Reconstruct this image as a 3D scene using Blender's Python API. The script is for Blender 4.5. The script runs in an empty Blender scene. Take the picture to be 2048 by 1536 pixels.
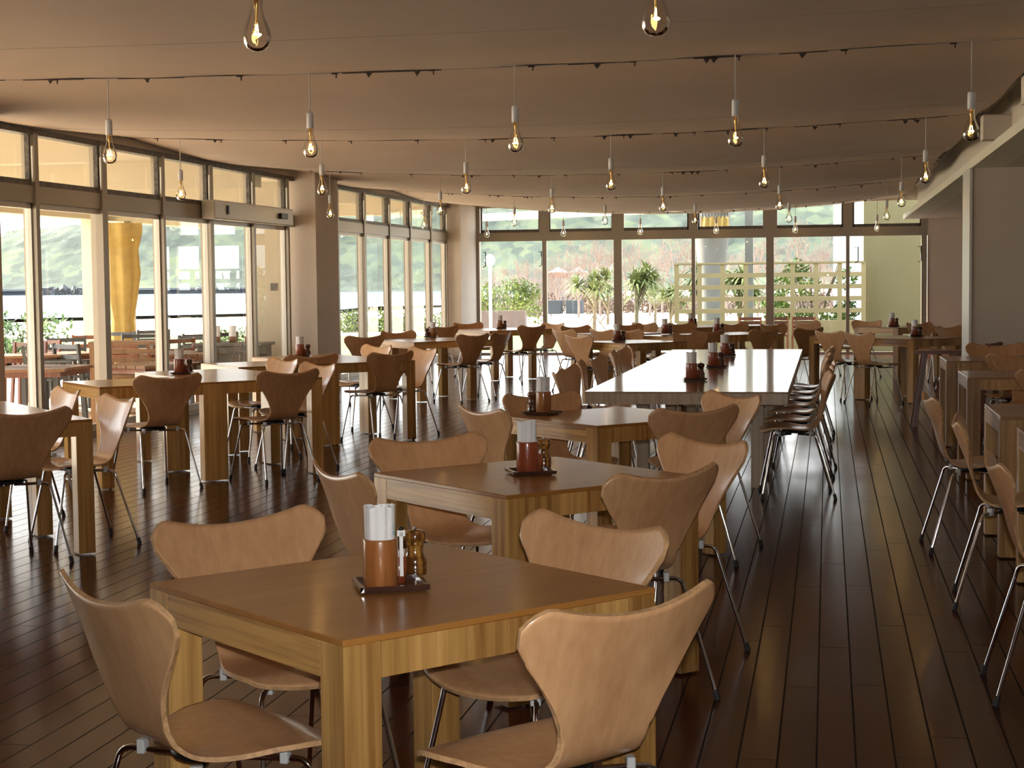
import bpy, bmesh, math, random
from mathutils import Vector, Matrix
random.seed(7)
S = bpy.context.scene
# ------------------------------------------------------------------ camera, world, sun, exposure
FPX = 3300.0; EYE = 1.43
RIGHT = Vector((0.98222057, 0.18742658, -0.01067817))
DOWN = Vector((0.00133109, -0.06383197, -0.99795977))
FWD = Vector((-0.1877258, 0.98020241, -0.06294655))
cd = bpy.data.cameras.new('camera'); cam = bpy.data.objects.new('camera', cd)
cd.sensor_width = 36.0; cd.lens = FPX / 2048 * 36; cd.clip_start = .05; cd.clip_end = 3000
m = Matrix.Identity(4)
for i, v in enumerate((RIGHT, -DOWN, -FWD)):
    for j in range(3): m[j][i] = v[j]
m.translation = (0, 0, EYE)
cam.matrix_world = m
S.collection.objects.link(cam); S.camera = cam
def ray(px, py): return RIGHT*((px-1024)/FPX) + DOWN*((py-768)/FPX) + FWD
def unp(px, py, z=0.0):
    d = ray(px, py); t = (z-EYE)/d.z
    return Vector((d.x*t, d.y*t, z))
def at(px, py, Y):
    d = ray(px, py); t = Y/d.y
    return Vector((d.x*t, Y, EYE+d.z*t))
def atx(px, py, X):
    d = ray(px, py); t = X/d.x
    return Vector((X, d.y*t, EYE+d.z*t))

W = bpy.data.worlds.new('World'); S.world = W; W.use_nodes = True
nt = W.node_tree; bg = nt.nodes['Background']
tc = nt.nodes.new('ShaderNodeTexCoord'); sp = nt.nodes.new('ShaderNodeSeparateXYZ'); rp = nt.nodes.new('ShaderNodeValToRGB')
nt.links.new(tc.outputs['Generated'], sp.inputs[0]); nt.links.new(sp.outputs['Z'], rp.inputs[0]); nt.links.new(rp.outputs[0], bg.inputs[0])
rp.color_ramp.elements[0].position = 0.0; rp.color_ramp.elements[0].color = (1, .99, .96, 1)
rp.color_ramp.elements[1].position = 0.6; rp.color_ramp.elements[1].color = (.64, .78, 1, 1)
bg.inputs[1].default_value = 3.2
sd = bpy.data.lights.new('sun', 'SUN'); so = bpy.data.objects.new('sun', sd); S.collection.objects.link(so)
sd.energy = 15.0; sd.color = (1, .90, .74); sd.angle = math.radians(.6)
SUN_DIR = Vector((-.84, .30, .50)).normalized()      # towards the sun
so.rotation_euler = SUN_DIR.to_track_quat('Z', 'Y').to_euler()
S.view_settings.view_transform = 'Standard'; S.view_settings.look = 'None'
S.view_settings.exposure = 0.78; S.view_settings.gamma = 1.0; S.view_settings.use_curve_mapping = False

# ------------------------------------------------------------------ materials
def newmat(name):
    mt = bpy.data.materials.new(name); mt.use_nodes = True
    return mt, mt.node_tree, mt.node_tree.nodes['Principled BSDF']
def plain(name, col, rough=.6, metal=0.0, noise=0.0, nscale=8, bump=0.0, coat=0.0, emis=None):
    mt, t, b = newmat(name)
    b.inputs['Base Color'].default_value = (*col, 1); b.inputs['Roughness'].default_value = rough
    b.inputs['Metallic'].default_value = metal
    if coat: b.inputs['Coat Weight'].default_value = coat; b.inputs['Coat Roughness'].default_value = .08
    if emis: b.inputs['Emission Color'].default_value = (*emis[0], 1); b.inputs['Emission Strength'].default_value = emis[1]
    if noise or bump:
        c = t.nodes.new('ShaderNodeTexCoord'); n = t.nodes.new('ShaderNodeTexNoise'); n.inputs['Scale'].default_value = nscale; n.inputs['Detail'].default_value = 5
        t.links.new(c.outputs['Object'], n.inputs['Vector'])
        if noise:
            r = t.nodes.new('ShaderNodeValToRGB')
            r.color_ramp.elements[0].position = .3; r.color_ramp.elements[1].position = .7
            r.color_ramp.elements[0].color = (*[max(0, x*(1-noise)) for x in col], 1)
            r.color_ramp.elements[1].color = (*[min(1, x*(1+noise)) for x in col], 1)
            t.links.new(n.outputs['Fac'], r.inputs[0]); t.links.new(r.outputs[0], b.inputs['Base Color'])
        if bump:
            bp = t.nodes.new('ShaderNodeBump'); bp.inputs['Strength'].default_value = bump; bp.inputs['Distance'].default_value = .02
            t.links.new(n.outputs['Fac'], bp.inputs['Height']); t.links.new(bp.outputs[0], b.inputs['Normal'])
    return mt
def wood(name, c1, c2, grain=(60, 60, 2.2), rough=.35, fig=2.0, coat=0.0, contrast=.25):
    """fine grain stretched along one axis plus broad arched figure; every object gets its own offset"""
    mt, t, b = newmat(name); N = t.nodes; L = t.links
    c = N.new('ShaderNodeTexCoord'); oi = N.new('ShaderNodeObjectInfo')
    ad = N.new('ShaderNodeVectorMath'); ad.operation = 'ADD'
    ml = N.new('ShaderNodeMath'); ml.operation = 'MULTIPLY'; ml.inputs[1].default_value = 37.0
    L.new(oi.outputs['Random'], ml.inputs[0]); L.new(c.outputs['Object'], ad.inputs[0]); L.new(ml.outputs[0], ad.inputs[1])
    mp = N.new('ShaderNodeMapping'); mp.inputs['Scale'].default_value = grain; L.new(ad.outputs[0], mp.inputs[0])
    n1 = N.new('ShaderNodeTexNoise'); n1.inputs['Scale'].default_value = 1; n1.inputs['Detail'].default_value = 4; n1.inputs['Roughness'].default_value = .6
    L.new(mp.outputs[0], n1.inputs['Vector'])
    mp2 = N.new('ShaderNodeMapping'); mp2.inputs['Scale'].default_value = tuple(g*.14 for g in grain); L.new(ad.outputs[0], mp2.inputs[0])
    n2 = N.new('ShaderNodeTexNoise'); n2.inputs['Scale'].default_value = 1; n2.inputs['Detail'].default_value = 1
    L.new(mp2.outputs[0], n2.inputs['Vector'])
    m2 = N.new('ShaderNodeMath'); m2.operation = 'MULTIPLY'; m2.inputs[1].default_value = fig*6; L.new(n2.outputs['Fac'], m2.inputs[0])
    sn = N.new('ShaderNodeMath'); sn.operation = 'SINE'; L.new(m2.outputs[0], sn.inputs[0])
    mx = N.new('ShaderNodeMath'); mx.operation = 'MULTIPLY_ADD'; mx.inputs[1].default_value = .13; L.new(sn.outputs[0], mx.inputs[0]); L.new(n1.outputs['Fac'], mx.inputs[2])
    r = N.new('ShaderNodeValToRGB'); r.color_ramp.elements[0].position = .5-contrast; r.color_ramp.elements[1].position = .5+contrast
    r.color_ramp.elements[0].color = (*c1, 1); r.color_ramp.elements[1].color = (*c2, 1); L.new(mx.outputs[0], r.inputs[0])
    hv = N.new('ShaderNodeHueSaturation'); mr = N.new('ShaderNodeMapRange'); mr.inputs['To Min'].default_value = .88; mr.inputs['To Max'].default_value = 1.1
    L.new(oi.outputs['Random'], mr.inputs[0]); L.new(mr.outputs[0], hv.inputs['Value']); L.new(r.outputs[0], hv.inputs['Color']); L.new(hv.outputs[0], b.inputs['Base Color'])
    b.inputs['Roughness'].default_value = rough
    if coat: b.inputs['Coat Weight'].default_value = coat; b.inputs['Coat Roughness'].default_value = .12
    return mt
def thin_glass(name, tint=(1, 1, 1), rough=0.0, ior=1.5):
    mt, t, b = newmat(name); N = t.nodes; N.remove(b)
    tr = N.new('ShaderNodeBsdfTransparent'); tr.inputs[0].default_value = (*tint, 1)
    gl = N.new('ShaderNodeBsdfGlossy'); gl.inputs['Roughness'].default_value = rough
    fr = N.new('ShaderNodeFresnel'); fr.inputs[0].default_value = ior
    mx = N.new('ShaderNodeMixShader'); t.links.new(fr.outputs[0], mx.inputs[0]); t.links.new(tr.outputs[0], mx.inputs[1]); t.links.new(gl.outputs[0], mx.inputs[2])
    t.links.new(mx.outputs[0], N['Material Output'].inputs[0])
    return mt
def hillmat(name, col, rough, **k):
    """tree canopy: cells of light and dark green"""
    mt, t, b = newmat(name); N = t.nodes; L = t.links
    c = N.new('ShaderNodeTexCoord'); v = N.new('ShaderNodeTexVoronoi'); v.inputs['Scale'].default_value = .35
    n = N.new('ShaderNodeTexNoise'); n.inputs['Scale'].default_value = .045; n.inputs['Detail'].default_value = 6; n.inputs['Roughness'].default_value = .65
    L.new(c.outputs['Object'], v.inputs['Vector']); L.new(c.outputs['Object'], n.inputs['Vector'])
    sx = N.new('ShaderNodeSeparateXYZ'); L.new(v.outputs['Color'], sx.inputs[0])
    a = N.new('ShaderNodeMath'); a.operation = 'MULTIPLY_ADD'; a.inputs[1].default_value = .28; L.new(sx.outputs['X'], a.inputs[0]); L.new(n.outputs['Fac'], a.inputs[2])
    r = N.new('ShaderNodeValToRGB'); cr = r.color_ramp; cr.elements[0].position = .42; cr.elements[1].position = .84
    cr.elements[0].color = (*[x*.55 for x in col], 1); cr.elements[1].color = (col[0]*1.7, col[1]*1.6, col[2]*1.15, 1)
    e = cr.elements.new(.62); e.color = (*col, 1)
    L.new(a.outputs[0], r.inputs[0]); L.new(r.outputs[0], b.inputs['Base Color']); b.inputs['Roughness'].default_value = rough
    return mt
M = {}
M['beech'] = wood('beech veneer', (.57, .295, .135), (.76, .445, .225), (38, 38, 2.0), .34, 1.0, .25, .3)
M['ply'] = plain('ply edge', (.60, .36, .18), .5, noise=.25, nscale=60)
M['oakz'] = wood('ash upright grain', (.27, .125, .030), (.66, .385, .125), (44, 44, 1.5), .32, 2.0, .2, .26)
M['oakx'] = wood('ash long grain', (.28, .13, .032), (.66, .385, .125), (1.5, 52, 52), .32, 2.4, .2, .15)
M['oaky'] = wood('ash long grain y', (.28, .13, .032), (.66, .385, .125), (52, 1.5, 52), .32, 2.4, .2, .15)
M['oaktop'] = wood('darker ash top', (.29, .12, .024), (.40, .18, .042), (1.2, 30, 30), .30, 1.0, .25)  # ash in a darker tone than the legs and aprons
M['longtop'] = wood('long table top', (.34, .22, .13), (.48, .33, .20), (30, 1.4, 30), .10, 2.0, .25)
M['longside'] = wood('long table edge', (.30, .22, .145), (.50, .38, .26), (70, 70, 1.5), .35, .6)
M['chrome'] = plain('chrome', (.75, .75, .76), .09, 1.0)
M['rubber'] = plain('black rubber', (.02, .02, .02), .6)
M['clip'] = plain('grey plastic clip', (.55, .56, .56), .5)
M['blackmetal'] = plain('black steel', (.03, .03, .03), .4, .6)
M['tray'] = wood('dark lacquer', (.035, .014, .010), (.07, .028, .018), (30, 3, 30), .22, 1, .6)
M['cup'] = wood('turned wood cup', (.30, .105, .03), (.52, .23, .075), (60, 60, 5), .28, 1.6, .4)
M['cupred'] = wood('red brown cup', (.24, .05, .02), (.36, .09, .035), (50, 50, 5), .3, 1.2, .4)
M['mill'] = wood('pepper mill wood', (.10, .035, .008), (.50, .25, .05), (95, 95, 5), .16, 1.5, .8, .12)
M['milldark'] = wood('dark mill wood', (.06, .022, .012), (.16, .06, .03), (45, 45, 6), .2, 2.0, .8, .2)
M['paper'] = plain('paper napkin', (.86, .86, .86), .8, noise=.05, nscale=30)
M['teal'] = plain('teal print', (.18, .58, .66), .8)
M['porcelain'] = plain('white socket', (.74, .75, .77), .35)
M['cord'] = plain('grey white cord', (.62, .58, .56), .6)
M['glass'] = thin_glass('window glass', (.97, .99, .98), ior=1.42)
M['bulbglass'] = thin_glass('bulb glass', (1.0, .97, .92), .02, 1.3)
M['filament'] = plain('filament', (1, .6, .2), .5, emis=((1, .58, .17), 90))
M['brass'] = plain('brass', (.75, .5, .2), .3, 1.0)
M['cloth'] = plain('ceiling cloth', (.66, .52, .425), .85, noise=.03, nscale=2)
M['rope'] = plain('pale rope', (.50, .41, .35), .8)
M['darkgap'] = plain('dark rod and gap', (.05, .035, .03), .7)
M['wall'] = plain('painted wall', (.66, .575, .49), .75, noise=.03, nscale=3)
M['cream'] = plain('cream paint', (.74, .69, .56), .7, noise=.04, nscale=3)
M['alu'] = plain('shaded aluminium', (.33, .285, .225), .38, .35)  # frame aluminium, colour darkened for the shade on its faces
M['alulight'] = plain('light aluminium', (.62, .59, .53), .38, .25)
M['darkframe'] = plain('dark window hardware', (.10, .085, .07), .5, noise=.5, nscale=20)
M['extcream'] = plain('exterior cream paint', (.50, .44, .33), .8, noise=.05, nscale=1.5)
M['olive'] = plain('olive plaster', (.140, .115, .048), .8, noise=.04, nscale=2)
M['block'] = plain('beige block', (.27, .215, .095), .85, noise=.06, nscale=5)
M['curtain'] = plain('yellow canvas', (.40, .27, .075), .9, noise=.12, nscale=6)
M['concrete'] = plain('concrete', (.16, .148, .13), .85, noise=.12, nscale=3)
M['deck'] = wood('pale deck', (.60, .46, .31), (.72, .58, .41), (30, 1.5, 30), .6)
M['sand'] = plain('pale sand', (.80, .66, .46), .95, noise=.06, nscale=.3)
M['grass'] = plain('lawn', (.12, .165, .035), .9, noise=.25, nscale=1.2, bump=.3)
M['sea'] = plain('sea', (.085, .125, .14), .55, noise=.12, nscale=.02)
M['hill'] = hillmat('wooded hill', (.062, .076, .052), .95, noise=.85, nscale=.11)
M['quay'] = plain('quay wall', (.035, .042, .05), .9, noise=.2, nscale=.3)
M['quaywhite'] = plain('quay parapet', (.14, .14, .14), .9)
M['rock'] = plain('rock armour', (.07, .068, .068), .9, noise=.45, nscale=.5)
M['darkwood'] = wood('dark stained slats', (.05, .018, .010), (.13, .045, .022), (4, 30, 30), .35, 1.0, .2)
M['redwood'] = wood('red brown stain', (.14, .04, .018), (.22, .075, .03), (30, 30, 3), .3, 1.0, .3)
M['teak'] = wood('weathered teak', (.16, .075, .03), (.27, .145, .07), (3, 30, 30), .5, 1.0)
M['teakz'] = wood('weathered teak upright', (.16, .075, .03), (.27, .145, .07), (30, 30, 3), .5, 1.0)
M['greychair'] = plain('charcoal outdoor paint', (.06, .065, .07), .5)
M['bark'] = plain('pale bark', (.14, .11, .07), .9, noise=.25, nscale=6)
M['deadbark'] = plain('bleached twigs', (.19, .14, .115), .9)
M['deadred'] = plain('rusty foliage', (.15, .10, .075), .9, noise=.3, nscale=1)
M['leaf'] = plain('leaf green', (.115, .165, .028), .6, noise=.5, nscale=1.5)
M['leaf2'] = plain('pandanus blades', (.175, .195, .065), .5, noise=.5, nscale=2.5)
M['terracotta'] = plain('terracotta', (.24, .10, .05), .8)
M['roofwhite'] = plain('white roof', (.8, .8, .8), .7)
M['housewall'] = plain('pinkish render', (.15, .125, .12), .85)
M['brick'] = plain('pink garden wall', (.12, .085, .072), .9, noise=.1, nscale=3)
M['lampwhite'] = plain('white globe', (.85, .85, .85), .3)

def floor_mat():
    mt, t, b = newmat('dark plank floor'); N = t.nodes; L = t.links
    c = N.new('ShaderNodeTexCoord'); s = N.new('ShaderNodeSeparateXYZ'); L.new(c.outputs['Object'], s.inputs[0])
    def mth(op, a, b_=None, c_=None):
        n = N.new('ShaderNodeMath'); n.operation = op
        for i, v in enumerate((a, b_, c_)):
            if v is None: continue
            if isinstance(v, (int, float)): n.inputs[i].default_value = v
            else: L.new(v, n.inputs[i])
        return n.outputs[0]
    u = mth('DIVIDE', mth('ADD', s.outputs['X'], 3.581), .11455)
    cell = mth('FLOOR', u); fr = mth('FRACT', u)
    wn = N.new('ShaderNodeTexWhiteNoise'); wn.noise_dimensions = '1D'; L.new(cell, wn.inputs['W'])
    v = mth('ADD', mth('DIVIDE', s.outputs['Y'], 1.9), mth('MULTIPLY', wn.outputs['Value'], 3.0))
    seg = mth('FLOOR', v); fv = mth('FRACT', v)
    w2 = N.new('ShaderNodeTexWhiteNoise'); w2.noise_dimensions = '2D'
    cb = N.new('ShaderNodeCombineXYZ'); L.new(cell, cb.inputs[0]); L.new(seg, cb.inputs[1]); L.new(cb.outputs[0], w2.inputs['Vector'])
    ed = mth('MINIMUM', fr, mth('SUBTRACT', 1.0, fr)); g1 = mth('LESS_THAN', ed, .026)
    ee = mth('MINIMUM', fv, mth('SUBTRACT', 1.0, fv)); g2 = mth('LESS_THAN', ee, .0011)
    gr = mth('MAXIMUM', g1, g2)
    mp = N.new('ShaderNodeMapping'); mp.inputs['Scale'].default_value = (26, 1.1, 1); L.new(c.outputs['Object'], mp.inputs[0])
    nz = N.new('ShaderNodeTexNoise'); nz.inputs['Scale'].default_value = 1; nz.inputs['Detail'].default_value = 5; L.new(mp.outputs[0], nz.inputs['Vector'])
    val = mth('ADD', mth('MULTIPLY', w2.outputs['Value'], .45), mth('MULTIPLY', nz.outputs['Fac'], .55))
    r = N.new('ShaderNodeValToRGB'); r.color_ramp.elements[0].position = .15; r.color_ramp.elements[1].position = .85
    r.color_ramp.elements[0].color = (.044, .010, .005, 1); r.color_ramp.elements[1].color = (.100, .026, .012, 1); L.new(val, r.inputs[0])
    mx = N.new('ShaderNodeMix'); mx.data_type = 'RGBA'; L.new(gr, mx.inputs['Factor']); L.new(r.outputs[0], mx.inputs[6]); mx.inputs[7].default_value = (.006, .003, .002, 1)
    L.new(mx.outputs[2], b.inputs['Base Color'])
    n3 = N.new('ShaderNodeTexNoise'); n3.inputs['Scale'].default_value = 1.3; L.new(c.outputs['Object'], n3.inputs['Vector'])
    ro = mth('ADD', mth('ADD', .12, mth('MULTIPLY', n3.outputs['Fac'], .12)), mth('MULTIPLY', gr, .5))
    L.new(ro, b.inputs['Roughness'])
    # boards sit at very slightly different tilts, so the window glare breaks up board by board
    h = mth('ADD', mth('MULTIPLY', mth('MULTIPLY', mth('SUBTRACT', fr, .5), mth('SUBTRACT', w2.outputs['Value'], .5)), .9), mth('MULTIPLY', nz.outputs['Fac'], .12))
    h2 = mth('SUBTRACT', h, mth('MULTIPLY', gr, 1.2))
    bp = N.new('ShaderNodeBump'); bp.inputs['Strength'].default_value = .3; bp.inputs['Distance'].default_value = .0015
    L.new(h2, bp.inputs['Height']); L.new(bp.outputs[0], b.inputs['Normal'])
    b.inputs['IOR'].default_value = 1.45; b.inputs['Specular IOR Level'].default_value = .22
    return mt
M['floor'] = floor_mat()

# ------------------------------------------------------------------ mesh helpers
col = S.collection
class MB:
    def __init__(s): s.v = []; s.f = []; s.mi = []; s.sm = []
    def add(s, vs, fs, mi=0, smooth=False):
        o = len(s.v); s.v += [tuple(v) for v in vs]
        for f in fs: s.f.append(tuple(i+o for i in f)); s.mi.append(mi); s.sm.append(smooth)
        return s
    def box(s, x0, x1, y0, y1, z0, z1, mi=0, mat=None):
        vs = [(x, y, z) for z in (z0, z1) for y in (y0, y1) for x in (x0, x1)]
        if mat is not None: vs = [mat @ Vector(v) for v in vs]
        return s.add(vs, [(0, 2, 3, 1), (4, 5, 7, 6), (0, 1, 5, 4), (2, 6, 7, 3), (0, 4, 6, 2), (1, 3, 7, 5)], mi)
    def bar(s, a, b, w, h, mi=0):
        a = Vector(a); b = Vector(b); d = (b-a); L = d.length; d.normalize()
        up = Vector((0, 0, 1)) if abs(d.z) < .95 else Vector((0, 1, 0))
        x = d.cross(up).normalized(); y = x.cross(d).normalized()
        vs = [p + x*sx*w/2 + y*sy*h/2 for p in (a, b) for sx, sy in ((-1, -1), (1, -1), (1, 1), (-1, 1))]
        return s.add(vs, [(3, 2, 1, 0), (4, 5, 6, 7), (0, 1, 5, 4), (1, 2, 6, 5), (2, 3, 7, 6), (3, 0, 4, 7)], mi)
    def tube(s, pts, r, n=10, mi=0, cap=True):
        pts = [Vector(p) for p in pts]; rs = r if isinstance(r, (list, tuple)) else [r]*len(pts)
        rings = []; x = None
        for i, p in enumerate(pts):
            d = (pts[min(i+1, len(pts)-1)] - pts[max(i-1, 0)]).normalized()
            if x is None:
                x = d.cross(Vector((0, 0, 1)) if abs(d.z) < .9 else Vector((0, 1, 0))).normalized()
            else: x = (x - d*x.dot(d)).normalized()
            y = d.cross(x)
            rings.append([p + (x*math.cos(2*math.pi*k/n) + y*math.sin(2*math.pi*k/n))*rs[i] for k in range(n)])
        vs = [v for rg in rings for v in rg]; fs = []
        for i in range(len(pts)-1):
            for k in range(n):
                a = i*n+k; b = i*n+(k+1) % n; fs.append((a, b, b+n, a+n))
        s.add(vs, fs, mi, True)
        if cap:
            s.add(rings[0], [tuple(reversed(range(n)))], mi); s.add(rings[-1], [tuple(range(n))], mi)
        return s
    def lathe(s, prof, n=20, cx=0, cy=0, mi=0):
        vs = []; fs = []
        for r, z in prof: vs += [(cx+r*math.cos(2*math.pi*k/n), cy+r*math.sin(2*math.pi*k/n), z) for k in range(n)]
        for i in range(len(prof)-1):
            for k in range(n):
                a = i*n+k; b = i*n+(k+1) % n; fs.append((a, b, b+n, a+n))
        return s.add(vs, fs, mi, True)
    def disc(s, r, z, n=20, cx=0, cy=0, mi=0, up=True):
        vs = [(cx+r*math.cos(2*math.pi*k/n), cy+r*math.sin(2*math.pi*k/n), z) for k in range(n)]
        return s.add(vs, [tuple(range(n)) if up else tuple(reversed(range(n)))], mi)
    def build(s, name, mats, parent=None, bevel=0.0):
        me = bpy.data.meshes.new(name)
        me.from_pydata(s.v, [], s.f)
        for mt in (mats if isinstance(mats, (list, tuple)) else [mats]): me.materials.append(M[mt])
        me.polygons.foreach_set('material_index', s.mi); me.polygons.foreach_set('use_smooth', s.sm)
        if bevel:
            bm = bmesh.new(); bm.from_mesh(me); bmesh.ops.remove_doubles(bm, verts=bm.verts, dist=1e-6)
            bmesh.ops.bevel(bm, geom=bm.edges[:], offset=bevel, segments=1, affect='EDGES'); bm.to_mesh(me); bm.free()
        me.update()
        o = bpy.data.objects.new(name, me); col.objects.link(o)
        if parent: o.parent = parent
        return o
def tag(o, label=None, cat=None, group=None, kind=None):
    if label: o['label'] = label
    if cat: o['category'] = cat
    if group: o['group'] = group
    if kind: o['kind'] = kind
    return o
def thing(name, label, cat, loc=(0, 0, 0), rz=0.0, group=None):
    o = bpy.data.objects.new(name, None); col.objects.link(o); o.empty_display_size = .05
    o.location = loc; o.rotation_euler = (0, 0, rz)
    return tag(o, label, cat, group)
def copy_tree(o, parent=None):
    c = o.copy(); col.objects.link(c); c.parent = parent
    for ch in list(o.children): copy_tree(ch, c)
    return c
PROTO = {}
def place(key, maker, label, cat, loc, rz=0.0, group=None, name=None):
    """the first use moves the prototype itself, later uses copy it with all its parts"""
    if key not in PROTO:
        PROTO[key] = maker(); o = PROTO[key]
    else: o = copy_tree(PROTO[key])
    o.location = loc; o.rotation_euler = (0, 0, rz)
    o['label'] = label; o['category'] = cat
    if group: o['group'] = group
    elif 'group' in o: del o['group']
    return o
def struct(name, mb, mat, label=None, parent=None, bevel=0):
    o = mb.build(name, mat, parent, bevel)
    if parent is None: o['kind'] = 'structure'; o['label'] = label or name.replace('_', ' '); o['category'] = name.split('_')[0]
    return o
def lerp_tab(tab, x):
    if x <= tab[0][0]: return tab[0][1]
    for (a, va), (b, vb) in zip(tab, tab[1:]):
        if x <= b:
            t = (x-a)/(b-a); t = t*t*(3-2*t) if len(tab) < 4 else t
            return va+(vb-va)*t
    return tab[-1][1]
def smooth_tab(tab, x):
    """Catmull-Rom through (x, value) pairs"""
    n = len(tab)
    if x <= tab[0][0]: return tab[0][1]
    if x >= tab[-1][0]: return tab[-1][1]
    for i in range(n-1):
        if x <= tab[i+1][0]:
            x0, x1 = tab[i][0], tab[i+1][0]; t = (x-x0)/(x1-x0)
            p1, p2 = tab[i][1], tab[i+1][1]
            m1 = ((p2-tab[i-1][1])/(x1-tab[i-1][0]) if i > 0 else (p2-p1)/(x1-x0))*(x1-x0)
            m2 = ((tab[i+2][1]-p1)/(tab[i+2][0]-x0) if i+2 < n else (p2-p1)/(x1-x0))*(x1-x0)
            return (2*t**3-3*t*t+1)*p1 + (t**3-2*t*t+t)*m1 + (-2*t**3+3*t*t)*p2 + (t**3-t*t)*m2
ORD = ['nearest', 'second', 'third', 'fourth', 'fifth', 'sixth', 'seventh', 'eighth', 'ninth', 'tenth']

# ------------------------------------------------------------------ room shell
XL, XR, YB = -6.85, 1.36, 31.0
HB, HT, TB, TT = 2.15, 2.30, 2.36, 2.745       # head rail bottom/top, transom pane bottom/top
struct('floor', MB().box(-6.95, 5.2, -5, 31.1, -.12, 0), 'floor', 'glossy dark red-brown plank floor')
struct('ceiling', MB().box(-6.95, 5.2, -5, 31.1, 3.06, 3.2), 'cream', 'slab above the hung cloth')
struct('ceiling_alcove', MB().box(1.66, 5.2, -5, 31.0, 2.46, 2.56), 'wall', 'lower flat ceiling over the right hand side')
struct('wall_right', MB().box(5.0, 5.2, -5, 31, 0, 3.06), 'wall')
struct('wall_front', MB().box(-6.95, 5.2, -5.2, -5, 0, 3.06), 'wall')
struct('wall_back', MB().box(1.79, 5.0, 31.0, 31.15, 0, 2.46), 'wall', 'grey end wall right of the windows')
struct('wall_pier', MB().box(1.37, 5.0, 16.55, 17.35, 0, 2.46), 'wall', 'grey wall standing across the right side')
struct('trim_pier_lit', MB().box(1.345, 1.37, 16.53, 17.37, 0, 2.46), 'alulight', 'end face of the grey wall, window light put into its colour')  # pier end given a paler colour for the window light on it
struct('trim_beam', MB().box(1.36, 1.66, -5, 31, 2.46, 2.545), 'cream', 'cream ledge of the long beam')
struct('wall_beam', MB().box(1.60, 1.70, -5, 31, 2.545, 3.06), 'wall', 'face of the long beam')
mb = MB()
for y0, y1, xp in ((11.2, 12.35, -6.55), (20.72, 21.72, -6.55)): mb.box(-6.98, xp, y0, y1, 0, 2.96)
c1 = struct('wall_left', mb, 'wall', 'square columns between the glass doors')
struct('wall_corner', MB().box(-6.98, -6.60, 29.6, 31.12, 0, 2.96), 'wall', 'corner column')
mb = MB()
mb.box(-6.98, -6.85, -5, 31, 2.80, 3.06)
mb.box(-6.98, -6.85, -5, 5.6, 0, 2.80)
struct('wall_upper', mb, 'wall', 'plaster band above the windows')
struct('wall_head', MB().box(-6.98, 1.79, 31.0, 31.12, 2.80, 3.06), 'wall', 'band above the end windows')
# brackets on the beam
def bracket():
    t = thing('beam_bracket', '', 'bracket')
    MB().box(-.02, .24, -.12, .12, -.13, .09).build('bracket_box', 'wall', t, .008)
    MB().lathe([(.018, -.012), (.03, 0), (.018, .012)], 12).build('ring', 'chrome', t).rotation_euler = (0, 1.2, 0)
    return t
for i, y in enumerate((12.2, 15.4)):
    place('bracket', bracket, 'boxy grey bracket on the beam at upper right, %s' % ('nearer the camera' if i == 0 else 'farther one'), 'bracket', (1.37, y, 2.76), 0, 'boxes on the long beam')

# left glazing: sill, rails, posts, panes
def lwall(n, posts, y0, y1, split):
    fr = MB(); x0, x1 = -6.95, -6.84
    fr.box(x0, x1, y0, y1, HB, HT); fr.box(x0, x1+.02, y0, y1, 0, .035)
    for y, w in posts: fr.box(x0, x1+.015, y-w/2, y+w/2, 0, 2.76)
    o = struct('window_%d' % n, fr, 'alu', 'wall of tall glass doors with small windows over them')
    dk = MB(); dk.box(x0, x1+.005, y0, y1, TT, 2.80)
    tp = [y0]+[p for p, w in posts]+[y1]
    tp = sorted(set(tp))
    for a, b in zip(tp, tp[1:]):
        if b-a < .3: continue
        for (q0, q1) in ((a+.062, a+.088), (b-.088, b-.062)): dk.box(x0+.055, x1-.012, q0, q1, HT+.051, TT)
        dk.box(x0+.02, x1-.011, a+.062, b-.062, HT+.001, HT+.05)
    struct('window_head', dk, 'darkframe', parent=o)
    hw = MB()
    for a, b in zip(tp, tp[1:]):
        if b-a < .3: continue
        hw.tube([(x1+.03, b-.10, HT+.03), (x1+.03, b-.10, HT+.34)], .014, 8)
    struct('window_stay', hw, 'alulight', parent=o)
    st = MB()
    for a, b in zip(tp, tp[1:]):
        if b-a < .3: continue
        for q in (a+.033, b-.033): st.box(x0+.025, x1-.025, q-.023, q+.023, .035, HB)
        st.box(x0+.025, x1-.025, a, b, .035, .10); st.box(x0+.025, x1-.025, a, b, HB-.05, HB)
    struct('door_stile', st, 'alulight', parent=o)
    g = MB()
    for a, b in zip(tp, tp[1:]):
        if b-a < .3: continue
        g.add([(-6.90, a, .05), (-6.90, b, .05), (-6.90, b, HB), (-6.90, a, HB)], [(0, 1, 2, 3)])
        g.add([(-6.895, a, HT+.02), (-6.895, b, HT+.02), (-6.895, b, TT), (-6.895, a, TT)], [(0, 1, 2, 3)])
    struct('pane', g, 'glass', parent=o)
    return o
lwall(1, [(13.55, .07), (14.93, .12), (16.38, .06), (17.75, .10), (19.16, .07), (20.45, .07)], 12.35, 20.72, 0)
lwall(2, [(22.65, .07), (24.05, .10), (25.5, .05), (26.85, .10), (28.3, .07), (29.5, .06)], 21.72, 29.6, 0)
lwall(3, [(7.0, .12), (8.4, .16), (9.8, .10)], 5.6, 11.2, 0)
d = thing('door_operator', 'long aluminium door closer box above the glass door at left', 'door closer', (-6.83, 18.75, 2.255))
MB().box(0, .16, -1.32, 1.42, -.11, .10).build('housing', 'alulight', d, .01)
MB().box(.16, .175, -.95, -.90, -.05, .05).build('slot', 'blackmetal', d)
MB().box(.16, .20, .85, 1.1, -.04, .03).build('sensor', 'blackmetal', d, .005)
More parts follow.
